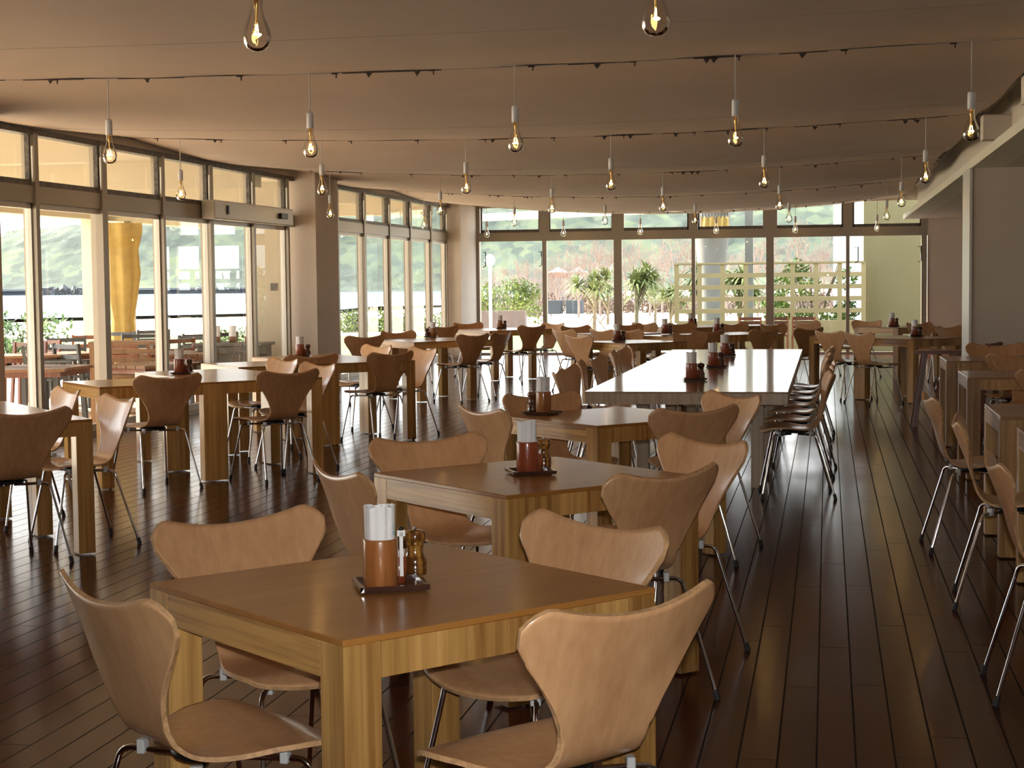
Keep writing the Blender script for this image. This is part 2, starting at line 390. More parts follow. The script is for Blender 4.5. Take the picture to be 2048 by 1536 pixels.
# end wall glazing
fr = MB(); wins = [(-6.60, -5.28), (-5.28, -3.88), (-3.88, -2.46), (-2.46, -1.045), (-1.045, .365), (.365, 1.76)]
fr.box(-6.6, 1.79, 31.0, 31.1, 2.165, 2.33); fr.box(-6.6, 1.79, 30.98, 31.1, 0, .04)
for x, w in ((-6.58, .08), (-5.28, .08), (-3.88, .15), (-2.46, .065), (-1.045, .14), (.365, .065), (1.73, .10)): fr.box(x-w/2, x+w/2, 30.97, 31.1, 0, 2.165)
for x, w in ((-6.58, .10), (-5.28, .2), (-3.88, .24), (-2.46, .16), (-1.045, .26), (.365, .17), (1.73, .12)): fr.box(x-w/2, x+w/2, 30.99, 31.1, 2.33, 2.82)
w4 = struct('window_4', fr, 'alu', 'end wall of tall windows with transoms')
g = MB(); dk = MB(); hd = MB()
for a, b in wins:
    g.add([(a, 31.05, .04), (b, 31.05, .04), (b, 31.05, 2.165), (a, 31.05, 2.165)], [(0, 1, 2, 3)])
    g.add([(a, 31.05, 2.33), (b, 31.05, 2.33), (b, 31.05, 2.8), (a, 31.05, 2.8)], [(0, 1, 2, 3)])
    dk.box(a+.09, b-.09, 31.0, 31.04, 2.33, 2.385)
    for q in (a+.10, b-.10): dk.box(q-.016, q+.016, 31.0, 31.04, 2.33, 2.8)
struct('pane', g, 'glass', parent=w4); struct('transom_frame', dk, 'darkframe', parent=w4)
for x in (-6.46, -5.38, .50, 1.62):
    hd.tube([(x, 30.95, 1.95), (x+.05, 30.93, 1.97), (x+.05, 30.93, 1.70), (x, 30.95, 1.68)], .010, 6)
struct('pull_handle', hd, 'blackmetal', parent=w4)

# ------------------------------------------------------------------ hung cloth, wires, clips
SEAM = [-4.6, .55, 5.65, 10.6, 15.45, 20.4, 25.35, 30.2, 31.0]
def zc(x, y):
    a = min(.27, .05+.0085*max(0, y-8)); q = (x+2.72)/4.08; q = max(-1, min(1, q))
    base = 2.88 - a*(1-q*q)
    for s0, s1 in zip(SEAM, SEAM[1:]):
        if s0 <= y <= s1: base -= .075*min(1, (s1-s0)/4)*math.sin(math.pi*(y-s0)/(s1-s0))
    return base
for k, (s0, s1) in enumerate(zip(SEAM, SEAM[1:])):
    nx, ny = 28, 10; vs = []; fs = []
    for j in range(ny+1):
        y = s0+.012+(s1-s0-.024)*j/ny
        for i in range(nx+1):
            x = -6.80+8.12*i/nx; edge = .03*math.sin(i*2.3+k)*(1 if j in (0, ny) else 0)
            vs.append((x, y+edge*.25, zc(x, y)+.004*math.sin(i*1.7+j)))
    for j in range(ny):
        for i in range(nx): a = j*(nx+1)+i; fs.append((a, a+nx+1, a+nx+2, a+1))
    o = MB().add(vs, fs, 0, True).build('cloth_panel', 'cloth')
    nm = ['directly over the camera', 'just in front of the camera', 'nearest full panel in view', 'second panel from the front', 'third panel from the front', 'fourth panel from the front', 'last wide panel by the end windows', 'narrow strip touching the end windows'][k]
    tag(o, 'pale brown cloth hung under the ceiling, ' + nm, 'ceiling cloth', 'cloth panels under the ceiling')
def hook_mb(mb, x, y, z):
    mb.box(x-.022, x+.022, y-.004, y+.004, z-.007, z+.003); mb.box(x+.006, x+.013, y-.004, y+.004, z-.030, z)
for k, y in enumerate(SEAM[2:8]):
    t = thing('ceiling_wire', 'thin wire with dark clips and gap strips along the cloth seam, %s row from the camera' % ORD[k], 'wire', (0, y, 0), 0, 'wires between the cloth panels')
    MB().tube([(-6.8+8.1*i/24, 0, zc(-6.8+8.1*i/24, y)-.004) for i in range(25)], .004, 6).build('wire', 'rope', t)
    mb = MB(); rr = random.Random(k)
    for i in range(12): x = -6.5+i*.66; hook_mb(mb, x, 0, zc(x, y)-.004)
    for i in range(9):
        x = rr.uniform(-6.4, .9); l = rr.uniform(.15, .5); z0 = zc(x, y)-.006
        mb.bar((x, -.004, z0), (x+l, -.004, zc(x+l, y)-.006), .005, .006)  # dark bars laid on the seam for shadowed gaps between panels
        mb.add([(x+l*.4, -.006, z0), (x+l*.4+.05, -.006, z0), (x+l*.4+.02, -.006, z0-.035)], [(0, 1, 2)])
    mb.build('clip', 'darkgap', t)
for k in range(2, 7):
    y = (SEAM[k]+SEAM[k+1])/2+.6
    o = MB().tube([(-6.8+8.1*i/24, y, zc(-6.8+8.1*i/24, y)-.004) for i in range(25)], .0012, 5).build('support_line', 'rope')
    tag(o, 'fine pale line crossing under the %s cloth panel' % ORD[k-2], 'line', 'fine lines under the cloth')
mb = MB()
mb.tube([(1.335, -4.6+i*.6, 2.872+.012*math.sin(i*1.9)) for i in range(60)], .009, 6)
for i in range(40):
    y = 3+i*.7; mb.bar((1.335, y, 2.872), (1.40, y+.05, 2.90), .008, .008)
    if i % 3 == 0: mb.bar((1.33, y, 2.86), (1.33, y+.22, 2.855), .02, .03)
tag(mb.build('lacing_rope', 'darkgap'), 'dark rope lacing along the right edge of the ceiling cloth', 'rope')
mb = MB(); mb.tube([(-6.80, -4.6+i*.6, 2.874+.006*math.sin(i*1.4)) for i in range(60)], .006, 6)
for i in range(22): y = 6+i*1.15; mb.box(-6.815, -6.79, y-.06, y+.06, 2.865, 2.885)
tag(mb.build('lacing_rope', 'darkgap'), 'dark cord along the left edge of the ceiling cloth above the doors', 'rope')

# ------------------------------------------------------------------ pendant bulbs
def make_pendant(cordlen):
    t = thing('pendant_bulb', '', 'lamp')          # origin at the bulb centre
    MB().tube([(0, 0, .235), (0, 0, .235+cordlen)], .0042, 6).build('cord', 'cord', t)
    MB().lathe([(.0, .245), (.012, .243), (.022, .236), (.0235, .225), (.0235, .135), (.021, .133), (.0, .150)], 16).build('socket', 'porcelain', t)
    b = MB().lathe([(.0205, .145), (.0205, .10), (.022, .083), (.030, .058), (.041, .032), (.0485, .008), (.0495, -.012), (.046, -.030), (.036, -.046), (.020, -.056), (.0, -.059)], 24).build('bulb', 'bulbglass', t)
    MB().lathe([(.0, .14), (.010, .135), (.009, .10), (.004, .085), (.003, .045), (.0, .04)], 8).tube([(.002, 0, .05), (.012, 0, .02), (.016, 0, 0)], .001, 5).tube([(-.002, 0, .05), (-.012, 0, .02), (-.016, 0, 0)], .001, 5).build('stem', 'brass', b)
    MB().tube([(-.018, .004, -.002), (-.009, -.010, .001), (0, -.012, -.001), (.009, -.010, .001), (.018, .004, -.002)], .0034, 6).tube([(-.006, 0, .034), (-.008, 0, .018), (-.010, 0, .004)], .0016, 5).tube([(.006, 0, .034), (.008, 0, .018), (.010, 0, .004)], .0016, 5).build('filament', 'filament', b)
    return t
ROWY = [5.62, 10.55, 15.35, 20.3, 25.3, 30.15]; COLX = [-6.22, -4.78, -3.36, -1.98, -.57, .865]
for r, y in enumerate(ROWY):
    for c, x in enumerate(COLX):
        if r == 0 and c in (0, 1): continue
        if r == 1 and c == 0: continue
        cl = zc(x, y) - 2.31 - .235
        lab = 'lit hanging bulb, %s row from the camera, %s from the left wall' % (ORD[r], ['first', 'second', 'third', 'fourth', 'fifth', 'sixth'][c])
        dz = [0, 0, 0, -.01, .005, -.03][r] + random.Random(r*7+c).uniform(-.012, .012)
        o = place('pend%d' % r, lambda: make_pendant(cl), lab, 'lamp', (x, y, 2.31+dz), random.Random(c+r*9).uniform(0, 6), 'hanging bulbs, row %d' % (r+1))
        co = [q for q in o.children if q.name.startswith('cord')][0]; co.scale.z = (zc(x, y)-2.31-dz)/(.235+PROTO['pend%d' % r]['len']) if 'len' in PROTO['pend%d' % r] else 1
        if 'len' not in PROTO['pend%d' % r]: PROTO['pend%d' % r]['len'] = cl
# (custom helper value is removed so that only names and labels stay on the lamps)
for o in bpy.data.objects:
    if 'len' in o: del o['len']

# ------------------------------------------------------------------ the moulded chair
def shell_mesh():
    # centre profile: arc length s -> (y, z), the chair faces +Y
    P = [(0, .235, .425), (.04, .198, .441), (.10, .140, .448), (.20, .040, .442), (.29, -.050, .438), (.345, -.104, .446), (.385, -.136, .467), (.42, -.156, .496), (.48, -.176, .552), (.57, -.206, .637), (.67, -.243, .730), (.76, -.276, .814), (.82, -.30, .87)]
    py = [(a, b) for a, b, c in P]; pz = [(a, c) for a, b, c in P]
    Wd = [(0, .165), (.03, .198), (.08, .222), (.14, .228), (.22, .208), (.30, .165), (.36, .137), (.40, .127), (.44, .128), (.50, .149), (.57, .193), (.63, .236), (.68, .269), (.72, .283), (.77, .281), (.82, .276)]
    na, ns = 26, 46; TH = .0105
    def ptop(a):
        b = abs(a); s_ = .722 + .038*(min(b, .80)/.80)**2.0
        if b > .70: q = min(1, (b-.70)/.30); s_ = s_ - .085*(1-math.sqrt(max(0, 1-q*q)))
        return s_
    def pfront(a): return .075*(1-math.sqrt(max(0, 1-a*a*.96)))
    def pos(a, t):
        s_ = pfront(a)*(1-t)**1.5 + (ptop(a)) * 1.0 * t if False else pfront(a) + (ptop(a)-pfront(a))*t
        w = smooth_tab(Wd, s_); x = a*w
        y = smooth_tab(py, s_); z = smooth_tab(pz, s_)
        k = max(0, min(1, (s_-.44)/.20)); kb = k*k*(3-2*k)
        y += kb*.056*(abs(x)/.2925)**2.0
        ks = max(0, 1-abs(s_-.20)/.2); z += ks*.012*(abs(x)/.2)**2
        kf = max(0, 1-s_/.08); z -= kf*.008*(abs(x)/.18)**2
        return Vector((x, y, z))
    A = [math.sin(math.pi/2*(-1+2*i/na)) for i in range(na+1)]
    A = [.55*a+.45*(-1+2*i/na) for i, a in enumerate(A)]; T = []
    for j in range(ns+1): T.append(j/ns)
    G = [[pos(a, t) for a in A] for t in T]
    vs = []; e = 1e-3
    for sgn in (1, -1):
        for j, t in enumerate(T):
            for i, a in enumerate(A):
                t0, t1 = max(0, t-e), min(1, t+e); a0, a1 = max(-1, a-e), min(1, a+e)
                dt = pos(a, t1)-pos(a, t0); da = pos(a1, t)-pos(a0, t)
                n = da.cross(dt)
                n = n.normalized() if n.length > 1e-12 else Vector((0, 0, 1))
                vs.append(G[j][i] + n*(TH/2*sgn))
    K = (na+1)*(ns+1); fs = []; fs2 = []
    for j in range(ns):
        for i in range(na):
            a = j*(na+1)+i; fs.append((a, a+1, a+na+2, a+na+1)); fs.append((K+a, K+a+na+1, K+a+na+2, K+a+1))
    rim = [i for i in range(na+1)] + [(j)*(na+1)+na for j in range(1, ns+1)] + [ns*(na+1)+i for i in range(na-1, -1, -1)] + [j*(na+1) for j in range(ns-1, 0, -1)]
    for p, q in zip(rim, rim[1:]+rim[:1]): fs2.append((p, K+p, K+q, q))
    mb = MB(); mb.add(vs, fs, 0, True); n0 = len(mb.f)
    for f in fs2: mb.f.append(f); mb.mi.append(1); mb.sm.append(False)
    return mb
def make_chair():
    t = thing('shell_chair', '', 'chair')
    shell_mesh().build('seat_shell', ['beech', 'ply'], t)
    MB().lathe([(0, .428), (.085, .427), (.09, .420), (.085, .412), (0, .411)], 20).build('hub_plate', 'blackmetal', t)
    for sx, sy, fx, fy in ((-1, 1, .225, .215), (1, 1, .225, .215), (-1, -1, .225, .245), (1, -1, .225, .245)):
        cy = -.0 ; kx, ky = .150, (.120 if sy > 0 else .115)
        a = Vector((sx*.03, sy*.025, .404)); b = Vector((sx*kx, sy*ky+cy, .409)); f = Vector((sx*fx, sy*fy, .022))
        pts = [a, a.lerp(b, .5), b]
        d = (f-b).normalized(); h = (b-a).normalized(); R_ = .03
        for i in range(1, 6):
            q = i/6; pts.append(b + h*R_*(2*q*(1-q)+q*q*1.0)*1.0 + (d*R_*q*q))
        o2 = b+h*R_; pts.append(o2 + (f-o2)*.12); pts.append(f)
        lg = MB().tube(pts, .0072, 8).build('leg', 'chrome', t)
        dd = (f-o2).normalized()
        MB().tube([f-dd*.012, f+dd*.006, Vector((f.x+dd.x*.02, f.y+dd.y*.02, 0))], [.0105, .0115, .0115], 10).build('rubber_foot', 'rubber', lg)
        c_ = b*0.86+a*.14; c_.z = .412
        MB().box(-.009, .009, -.013, .013, -.014, .018, mat=Matrix.Translation(c_) @ Matrix.Rotation(math.atan2(b.y-a.y, b.x-a.x), 4, 'Z')).build('clip', 'clip', lg, .002)
    return t
def chair(x, y, deg, label, group=None):
    """deg: compass angle (from +X, counter-clockwise) that the chair faces"""
    return place('chair', make_chair, label, 'chair', (x, y, 0), math.radians(deg-90), group)
PK = Vector((.205, -.236)); PKZ = .800
def chair_px(l, r, away, label, group=None, zz=PKZ):
    """from the two shoulder tips of its back as seen"""
    a = unp(*l, zz).xy; b = unp(*r, zz).xy
    if not away: a, b = b, a        # now a = the chair's own left (-x)
    xd = (b-a).normalized(); fwd = Vector((-xd.y, xd.x)); mid = (a+b)/2
    c = mid - fwd*PK.y; hd = math.degrees(math.atan2(fwd.y, fwd.x))
    if c.y > 12: hd = min((139, -133, -41, 46), key=lambda q: abs((q-hd+180) % 360-180)) + random.uniform(-3, 3)
    return chair(c.x, c.y, hd, label, group)
    return chair(c.x, c.y, math.degrees(math.atan2(fwd.y, fwd.x)), label, group)

# ------------------------------------------------------------------ square tables
def make_table(size=.85, inset=0.0, leg=.09, ap=.088):
    t = thing('square_table', '', 'table')       # origin at the near corner, +x and +y along its edges
    MB().box(0, size, 0, size, .706, .72).build('tabletop', 'oaktop', t, .002)
    i = inset
    for px_, py_ in ((i, i), (size-i-leg, i), (i, size-i-leg), (size-i-leg, size-i-leg)):
        MB().box(px_, px_+leg, py_, py_+leg, .008, .706).build('leg', 'oakz', t, .002)
    if inset == 0:
        for y in (0, size-.03): MB().box(leg, size-leg, y+.0006, y+.0294, .72-ap, .706).build('apron', 'oakz', t)
        for x in (0, size-.03): MB().box(x+.0006, x+.0294, leg, size-leg, .72-ap, .706).build('apron', 'oaky', t)
    else:
        for y in (0, size-.03): MB().box(.03, size-.03, y+.001, y+.029, .64, .706).build('apron', 'oakx', t)
        for x in (0, size-.03): MB().box(x+.001, x+.029, 0.001, size-.001, .64, .706).build('apron', 'oaky', t)
    return t
def U(deg): return Vector((math.cos(math.radians(deg)), math.sin(math.radians(deg)))), Vector((-math.sin(math.radians(deg)), math.cos(math.radians(deg))))
def table(N, deg, u, v, label, group=None, size=.85, inset=0.0):
    a, b = U(deg); p = Vector(N)+a*u+b*v
    return place('table%.2f%.2f' % (size, inset), lambda: make_table(size, inset), label, 'table', (p.x, p.y, 0), math.radians(deg), group)
def side_chair(N, deg, u, v, face, label, group=None, jit=0.0):
    """chair whose origin is at (u, v) in the table frame, facing `face` degrees in that frame"""
    a, b = U(deg); p = Vector(N)+a*u+b*v
    return chair(p.x, p.y, deg+face+jit, label, group)

# three diamond-set tables down the middle
T1 = (-.941, 3.109); T2 = (-1.04, 5.312); T3 = (-1.096, 7.903)
table(T1, 49.4, 0, 0, 'square ash table filling the foreground, corner towards the camera')
table(T2, 46.5, 0, 0, 'square ash table directly behind the foreground table')
table(T3, 46.5, 0, 0, 'square ash table third down the middle, in front of the long table')
chair(-1.315, 3.350, 47.6, 'beech shell chair at lower left corner of the picture, back to the camera')
chair(-1.382, 4.069, -37.3, 'beech shell chair on the far left side of the foreground table')
chair(-0.733, 4.054, -128.3, 'beech shell chair with arched grain, far right side of the foreground table')
chair(-0.567, 3.349, 142.3, 'large beech shell chair at lower right of the foreground table, back to the camera')
chair(-1.436, 5.472, 36.7, 'beech shell chair turned edge-on at the left of the second table')
chair(-1.433, 6.281, -47.7, 'beech shell chair on the far left side of the second table')
chair(-0.637, 6.306, -136.4, 'pale lit shell chair on the far right side of the second table')
chair(-0.702, 5.531, 142.2, 'brown shell chair with its back to the camera at the right of the second table')
chair(-1.499, 8.094, 38.9, 'shell chair turned edge-on at the left of the third table')
chair(-1.390, 8.817, -42.7, 'shell chair behind the napkin holder of the third table')
chair(-0.776, 8.199, 131.1, 'brown shell chair with its back to the camera at the right of the third table')
chair(-0.681, 8.850, -142.0, 'pale lit shell chair between the third table and the long table')

# left groups by the glass doors
gL = 'square tables beside the glass doors'
N1 = (-4.437, 7.542); D = 43
table(N1, D, 0, 0, 'square table at the far left edge, its leg in front of the glass doors', gL)
table(N1, D, 0, .85, 'square table pushed behind the leftmost table, its shiny top by the column', gL)
chair_px((-30, 826), (126, 816), True, 'brown shell chair cut by the left edge of the picture')
chair(-4.065, 8.476, -136.0, 'pale lit chair at the right end of the leftmost table, nearer one')
chair(-4.684, 9.120, -138.2, 'pale lit chair at the right end of the leftmost table, farther one')
N2 = (-4.95, 10.66)
table(N2, D, 0, 0, 'near-left table of the three pushed together before the sliding doors', gL)
table(N2, D, .85, 0, 'near-right table of the three pushed together before the sliding doors', gL)
table(N2, D, .85, .85, 'rear table of the three pushed together before the sliding doors', gL)
chair(-4.643, 10.850, 143.2, 'dark backlit shell chair, left one of two before the sliding doors')
chair(-3.966, 11.422, 143.3, 'dark backlit shell chair, right one of two before the sliding doors')
chair(-4.021, 12.084, -132.3, 'pale lit chair at the right end of the tables before the sliding doors')
chair_px((543, 716), (593, 719), False, 'pale lit chair tucked in behind the dark chair before the sliding doors')
N3 = (-4.88, 13.22)
table(N3, D, 0, 0, 'near-left table of the group in front of the brown column', gL)
table(N3, D, .85, 0, 'near-right table of the group in front of the brown column', gL)
table(N3, D, .85, .85, 'rear table of the group in front of the brown column', gL)
chair_px((582, 711), (662, 708), True, 'dark shell chair in front of the brown column, napkin holder above it')
chair(-3.993, 14.317, 145.4, 'dark backlit shell chair right of the brown column')
chair(-3.894, 14.912, -136.7, 'pale lit chair at the right end of the tables by the brown column')
chair_px((727, 690), (771, 691), False, 'pale lit chair in the notch of the tables by the brown column')
N4 = (-4.72, 18.62)
table(N4, D, 0, 0, 'wider table right of the brown column, in front of the second glass wall', gL, 1.10, .16)
chair_px((727, 672), (760, 670), True, 'tan shell chair at the left of the wider table by the second glass wall')
chair_px((765, 664), (822, 662), False, 'orange-brown chair behind the wider table, against the glass wall')
chair(-4.252, 18.975, 146.9, 'dark backlit chair in front of the wider table near the corner column')
chair(-4.098, 19.682, -194.6, 'pale lit chair at the right of the wider table near the corner column')
N5 = (-4.66, 22.70)
table(N5, D, 0, 0, 'wide table nearest the corner column', gL, 1.05, .16)
chair_px((883, 652), (906, 651), True, 'orange chair left of the table by the corner column')
chair_px((917, 646), (967, 645), False, 'brown chair behind the table in front of the corner column')
chair(-4.190, 22.570, 144.9, 'dark backlit chair in front of the table by the corner column')
chair_px((1076, 646), (1111, 646), False, 'pale chair at the right end of the table by the corner column')

# centre back groups
gM = 'square tables in the far middle of the room'
N6 = (-2.17, 18.0)
table(N6, D, 0, 0, 'square table beyond the left side of the long table', gM)
N7 = (-2.75, 20.9)
table(N7, D, 0, 0, 'square table in the far middle, left of the others, chairs around it', gM)
N8 = (-1.78, 20.0)
table(N8, D, 0, 0, 'square table beyond the far end of the long table, left one', gM)
table(N8, D, .85, 0, 'square table beyond the far end of the long table, right one', gM)
table((-2.0, 23.6), D, 0, 0, 'small far table before the lattice screen, left one', gM)
table((-2.0, 23.6), D, .85, 0, 'small far table before the lattice screen, right one', gM)
chair(-3.119, 20.807, 42.2, 'tan chair standing against the bright lawn, far middle left')
chair_px((1163, 671), (1193, 671), True, 'tan chair at the left of the table beyond the long table')
chair_px((1122, 653), (1168, 651), False, 'dark chair back just under the pandanus, far middle left')
chair_px((1178, 658), (1222, 660), True, 'tan chair back left of the thick window post')
chair_px((1226, 649), (1275, 647), False, 'dark chair back in front of the thick window post')
chair_px((1254, 659), (1297, 659), True, 'tan chair back just right of the thick window post')
chair_px((1288, 646), (1315, 646), True, 'pale chair back left of the lattice screen')
chair_px((1345, 647), (1368, 646), False, 'rust-coloured chair back at the lower left of the lattice screen')
chair_px((1351, 667), (1395, 665), False, 'pale chair at the right of the table beyond the long table')
chair_px((1397, 662), (1442, 660), True, 'very dark chair back beyond the long table, left of three')
chair_px((1510, 660), (1553, 658), True, 'very dark chair back beyond the long table, middle of three')
chair_px((1592, 657), (1632, 656), True, 'very dark chair back beyond the long table, right of three')
chair_px((1452, 647), (1489, 646), False, 'pale chair back in front of the left slatted chair')
chair_px((1532, 649), (1568, 648), False, 'pale chair back in front of the middle slatted chair')
chair_px((1606, 642), (1652, 642), True, 'curved tan chair back in front of the right slatted chair')

# right back group
gR = 'square tables at the far right'
N9 = (.94, 18.9)
table(N9, D, 0, 0, 'square table at far right before the olive wall, near one', gR)
table(N9, D, 0, .85, 'square table at far right before the olive wall, far one', gR)
table((.95, 23.2), D, 0, 0, 'small far table under the olive wall', gR)
chair(0.522, 18.965, 36.5, 'tan chair left of the far right table, chrome legs in the aisle')
chair(0.195, 19.579, 40.1, 'tan chair behind the end of the long row, left of the far right table')
chair_px((1698, 641), (1743, 641), False, 'rust chair back, upper one of two before the olive wall')
chair_px((1822, 646), (1866, 645), False, 'very dark chair back below the right window frame')
chair_px((1884, 653), (1915, 652), False, 'orange chair back beside the pale wall edge')

# ------------------------------------------------------------------ long table and its two rows
t = thing('long_table', 'long pale communal table reflecting the windows, in the middle of the room', 'table', (-1.51, 10.32, 0))
MB().box(0, 1.27, 0, 6.13, .709, .72).build('tabletop', 'longtop', t, .002)
MB().box(.002, 1.268, .002, 6.128, .64, .709).build('edge_frame', 'longside', t)
for lx in (.22, 1.0):
    for ly in (.95, 3.0, 5.05): MB().box(lx, lx+.085, ly, ly+.085, 0, .64).build('leg', 'longside', t, .002)
for i, y in enumerate((10.95, 11.62, 12.3, 12.95, 13.65, 14.35, 15.05)):
    rr = random.Random(i+40)
    chair(-.215+rr.uniform(-.02, .03), y, 180+rr.uniform(-5, 5), '%s chair from the camera on the right side of the long table' % ORD[i], 'chairs along the right of the long table')
for i, (px, y) in enumerate(((1112, 11.15), (1147, 11.75), (1181, 12.5), (1222, 13.25), (1255, 14.1), (1272, 14.8), (1293, 15.5))):
    rr = random.Random(i+70); p = at(px, 700, y)
    chair(-1.60+rr.uniform(-.03, .03), y+.0, rr.uniform(-6, 6)+(-6 if i % 2 else 4), '%s chair from the camera on the left side of the long table' % ORD[i], 'chairs along the left of the long table')

# ------------------------------------------------------------------ right row under the low ceiling
gr_ = 'tables in the row along the right side'
for i, (x, y) in enumerate(((.865, 7.10), (.85, 8.55), (.955, 11.83), (.97, 14.12))):
    place('table0.850.00', lambda: make_table(), ['square table cut by the right edge, only its corner in view', 'square table at right with its bright edge, nearest full corner', 'square table at right, second full corner from the camera', 'square table at right, farthest of the row'][i], 'table', (x, y, 0), 0, gr_)
for i, (x, y) in enumerate(((.80, 5.83), (.80, 7.42), (.76, 8.90))):
    chair(x, y, (0, -4, 3)[i], 'chair in the right hand row with its back to the aisle, %s from the camera' % ['nearest', 'second', 'third'][i], 'chairs with backs to the right aisle')
for i, (x, y, a) in enumerate(((1.52, 15.42, -88), (1.50, 13.85, 92), (1.52, 13.05, -94), (1.50, 11.55, 88))):
    chair(x, y, a, ['tan chair back at right edge, behind the farthest right table', 'tan chair back at right edge, before the farthest right table', 'brown chair back at right edge, behind the second right table', 'tan chair at right edge, before the second right table, lowest of the four'][i], 'chairs between the right hand tables')
# ------------------------------------------------------------------ slatted wooden chairs
def make_slat_chair():
    t = thing('slatted_chair', '', 'chair')
    for sx in (-1, 1):
        MB().bar((sx*.215, -.20, 0), (sx*.215, -.27, .80), .03, .045).build('back_leg', 'redwood', t)
        MB().bar((sx*.215, .22, 0), (sx*.215, .18, .44), .03, .04).build('front_leg', 'redwood', t)
    for k in range(4):
        z = .52+k*.082; y = -.245-.0075*k
        MB().box(-.20, .20, y-.009, y+.009, z-.031, z+.031).build('back_slat', 'darkwood', t)
    for k in range(6): MB().box(-.21, .21, -.19+k*.072, -.13+k*.072, .43, .45).build('seat_slat', 'darkwood', t)
    return t
for i, px in enumerate((1499, 1553, 1607)):
    p = at(px, 700, 33.0)
    place('slat', make_slat_chair, 'dark slatted wooden chair outside before the lattice screen, %s of three' % ['left', 'middle', 'right'][i], 'chair', (p.x, 33.0, -.16), math.pi, 'slatted chairs outside')
place('slat', make_slat_chair, 'dark slatted wooden chair at far right beside the pale wall edge', 'chair', (1.27, 15.98, 0), math.radians(70), None)
def make_folding():
    t = thing('folding_trestle', '', 'stand')
    MB().bar((-.20, 0, .70), (.22, 0, .70), .05, .035).build('top_rail', 'redwood', t)
    for sy in (-1, 1):
        MB().bar((-.12, sy*.16, .69), (-.22, sy*.19, 0), .045, .03).build('leg', 'redwood', t)
        MB().bar((.14, sy*.16, .69), (.24, sy*.19, 0), .045, .03).build('leg', 'redwood', t)
    return t
place('trestle', make_folding, 'red-brown wooden folding stand with slanting legs, right of the far right table', 'stand', (1.03, 16.2, 0), 0)

# ------------------------------------------------------------------ condiment sets
def make_tray():
    t = thing('serving_tray', '', 'tray')
    MB().box(-.076, .076, -.070, .070, .004, .009).box(-.066, .066, -.060, -.046, 0, .004).box(-.066, .066, .046, .060, 0, .004).build('tray_base', 'tray', t, .001)
    mb = MB()
    mb.box(-.080, .080, -.075, -.066, .005, .017).box(-.080, .080, .066, .075, .005, .017).box(-.080, -.071, -.075, .075, .005, .017).box(.071, .080, -.075, .075, .005, .017)
    mb.build('rim', 'tray', t, .001)
    return t
def make_cup(mat='cup'):
    def f():
        t = thing('napkin_cup', '', 'napkin holder')
        MB().lathe([(0, 0), (.033, 0), (.035, .003), (.0345, .09), (.0335, .094), (.0305, .094), (.0305, .006), (0, .006)], 24).build('cup_body', mat, t)
        return t
    return f
def make_napkins():
    t = thing('paper_napkins', '', 'napkins')
    n = 26; vs = []; fs = []; rr = random.Random(3)
    prof = [(.0285, .008), (.0288, .09), (.0298, .152)]
    for ri, (r, z) in enumerate(prof):
        for k in range(n*2):
            a = 2*math.pi*k/(n*2); q = r*(1+.05*math.sin(a*7)+.03*math.sin(a*13+1)) if ri else r
            zz = z + (.0022*math.sin(a*3)+rr.uniform(-.0012, .0012) if ri == 2 else 0)
            vs.append((q*math.cos(a), q*math.sin(a), zz))
    m2 = n*2
    for i in range(2):
        for k in range(m2): a = i*m2+k; b = i*m2+(k+1) % m2; fs.append((a, b, b+m2, a+m2))
    mb = MB().add(vs, fs, 0, True)
    # the folded leaves seen from above as a spiral
    sp_ = []; 
    for k in range(90): a = k*.32; r = .004+.0245*k/90; sp_.append((r*math.cos(a), r*math.sin(a)))
    vs = [(x, y, z) for x, y in sp_ for z in (.10, .150+.003*math.sin(x*400))]
    mb.add(vs, [(2*i, 2*i+2, 2*i+3, 2*i+1) for i in range(89)], 0, True)
    mb.build('napkin_bundle', 'paper', t)
    # printed sprig
    mb = MB()
    for a, l in ((-.9, .016), (-.45, .022), (-.05, .026), (.35, .016)):
        b0 = -.55
        q = [(b0+a*.10-.03, .096), (b0+a*.10+.03, .096), (b0+a*.42+.02, .096+l), (b0+a*.42-.02, .096+l)]
        mb.add([(.0300*math.cos(u), .0300*math.sin(u), z) for u, z in q], [(0, 1, 2, 3)])
    mb.build('printed_sprig', 'teal', t)
    return t
def make_mill(mat='mill'):
    def f():
        t = thing('pepper_mill', '', 'pepper mill')
        MB().lathe([(0, 0), (.0225, 0), (.0235, .004), (.0235, .018), (.0225, .0205), (.0235, .023), (.0238, .028), (.022, .034), (.0185, .040), (.0165, .050), (.0165, .056), (.0175, .060)], 22).build('mill_body', mat, t)
        MB().lathe([(.0175, .060), (.019, .062), (.018, .066), (.0185, .0675), (.022, .072), (.0232, .079), (.0215, .086), (.015, .0905), (0, .092)], 22).build('mill_head', mat, t)
        MB().lathe([(0, .0985), (.0035, .0975), (.004, .094), (.003, .0915)], 10).build('finial', 'chrome', t)
        return t
    return f
def make_pick():
    t = thing('toothpick_cup', '', 'small cup')
    MB().lathe([(0, 0), (.014, 0), (.0145, .052), (.0125, .052), (.0125, .004), (0, .004)], 14).build('cup_body', 'cupred', t)
    mb = MB()
    for k in range(7): a = k*.9; mb.tube([(.004*math.cos(a), .004*math.sin(a), .005), (.010*math.cos(a), .010*math.sin(a), .066)], .0008, 5)
    mb.build('toothpicks', 'paper', t)
    return t
def make_tag():
    t = thing('label_card', '', 'card')
    MB().box(-.0035, .0035, -.002, .002, .012, .10).box(-.008, .008, -.002, .002, .092, .104).build('card', 'paper', t)
    MB().lathe([(0, .104), (.005, .104), (.005, .110), (0, .111)], 10).build('cap', 'blackmetal', t)
    return t
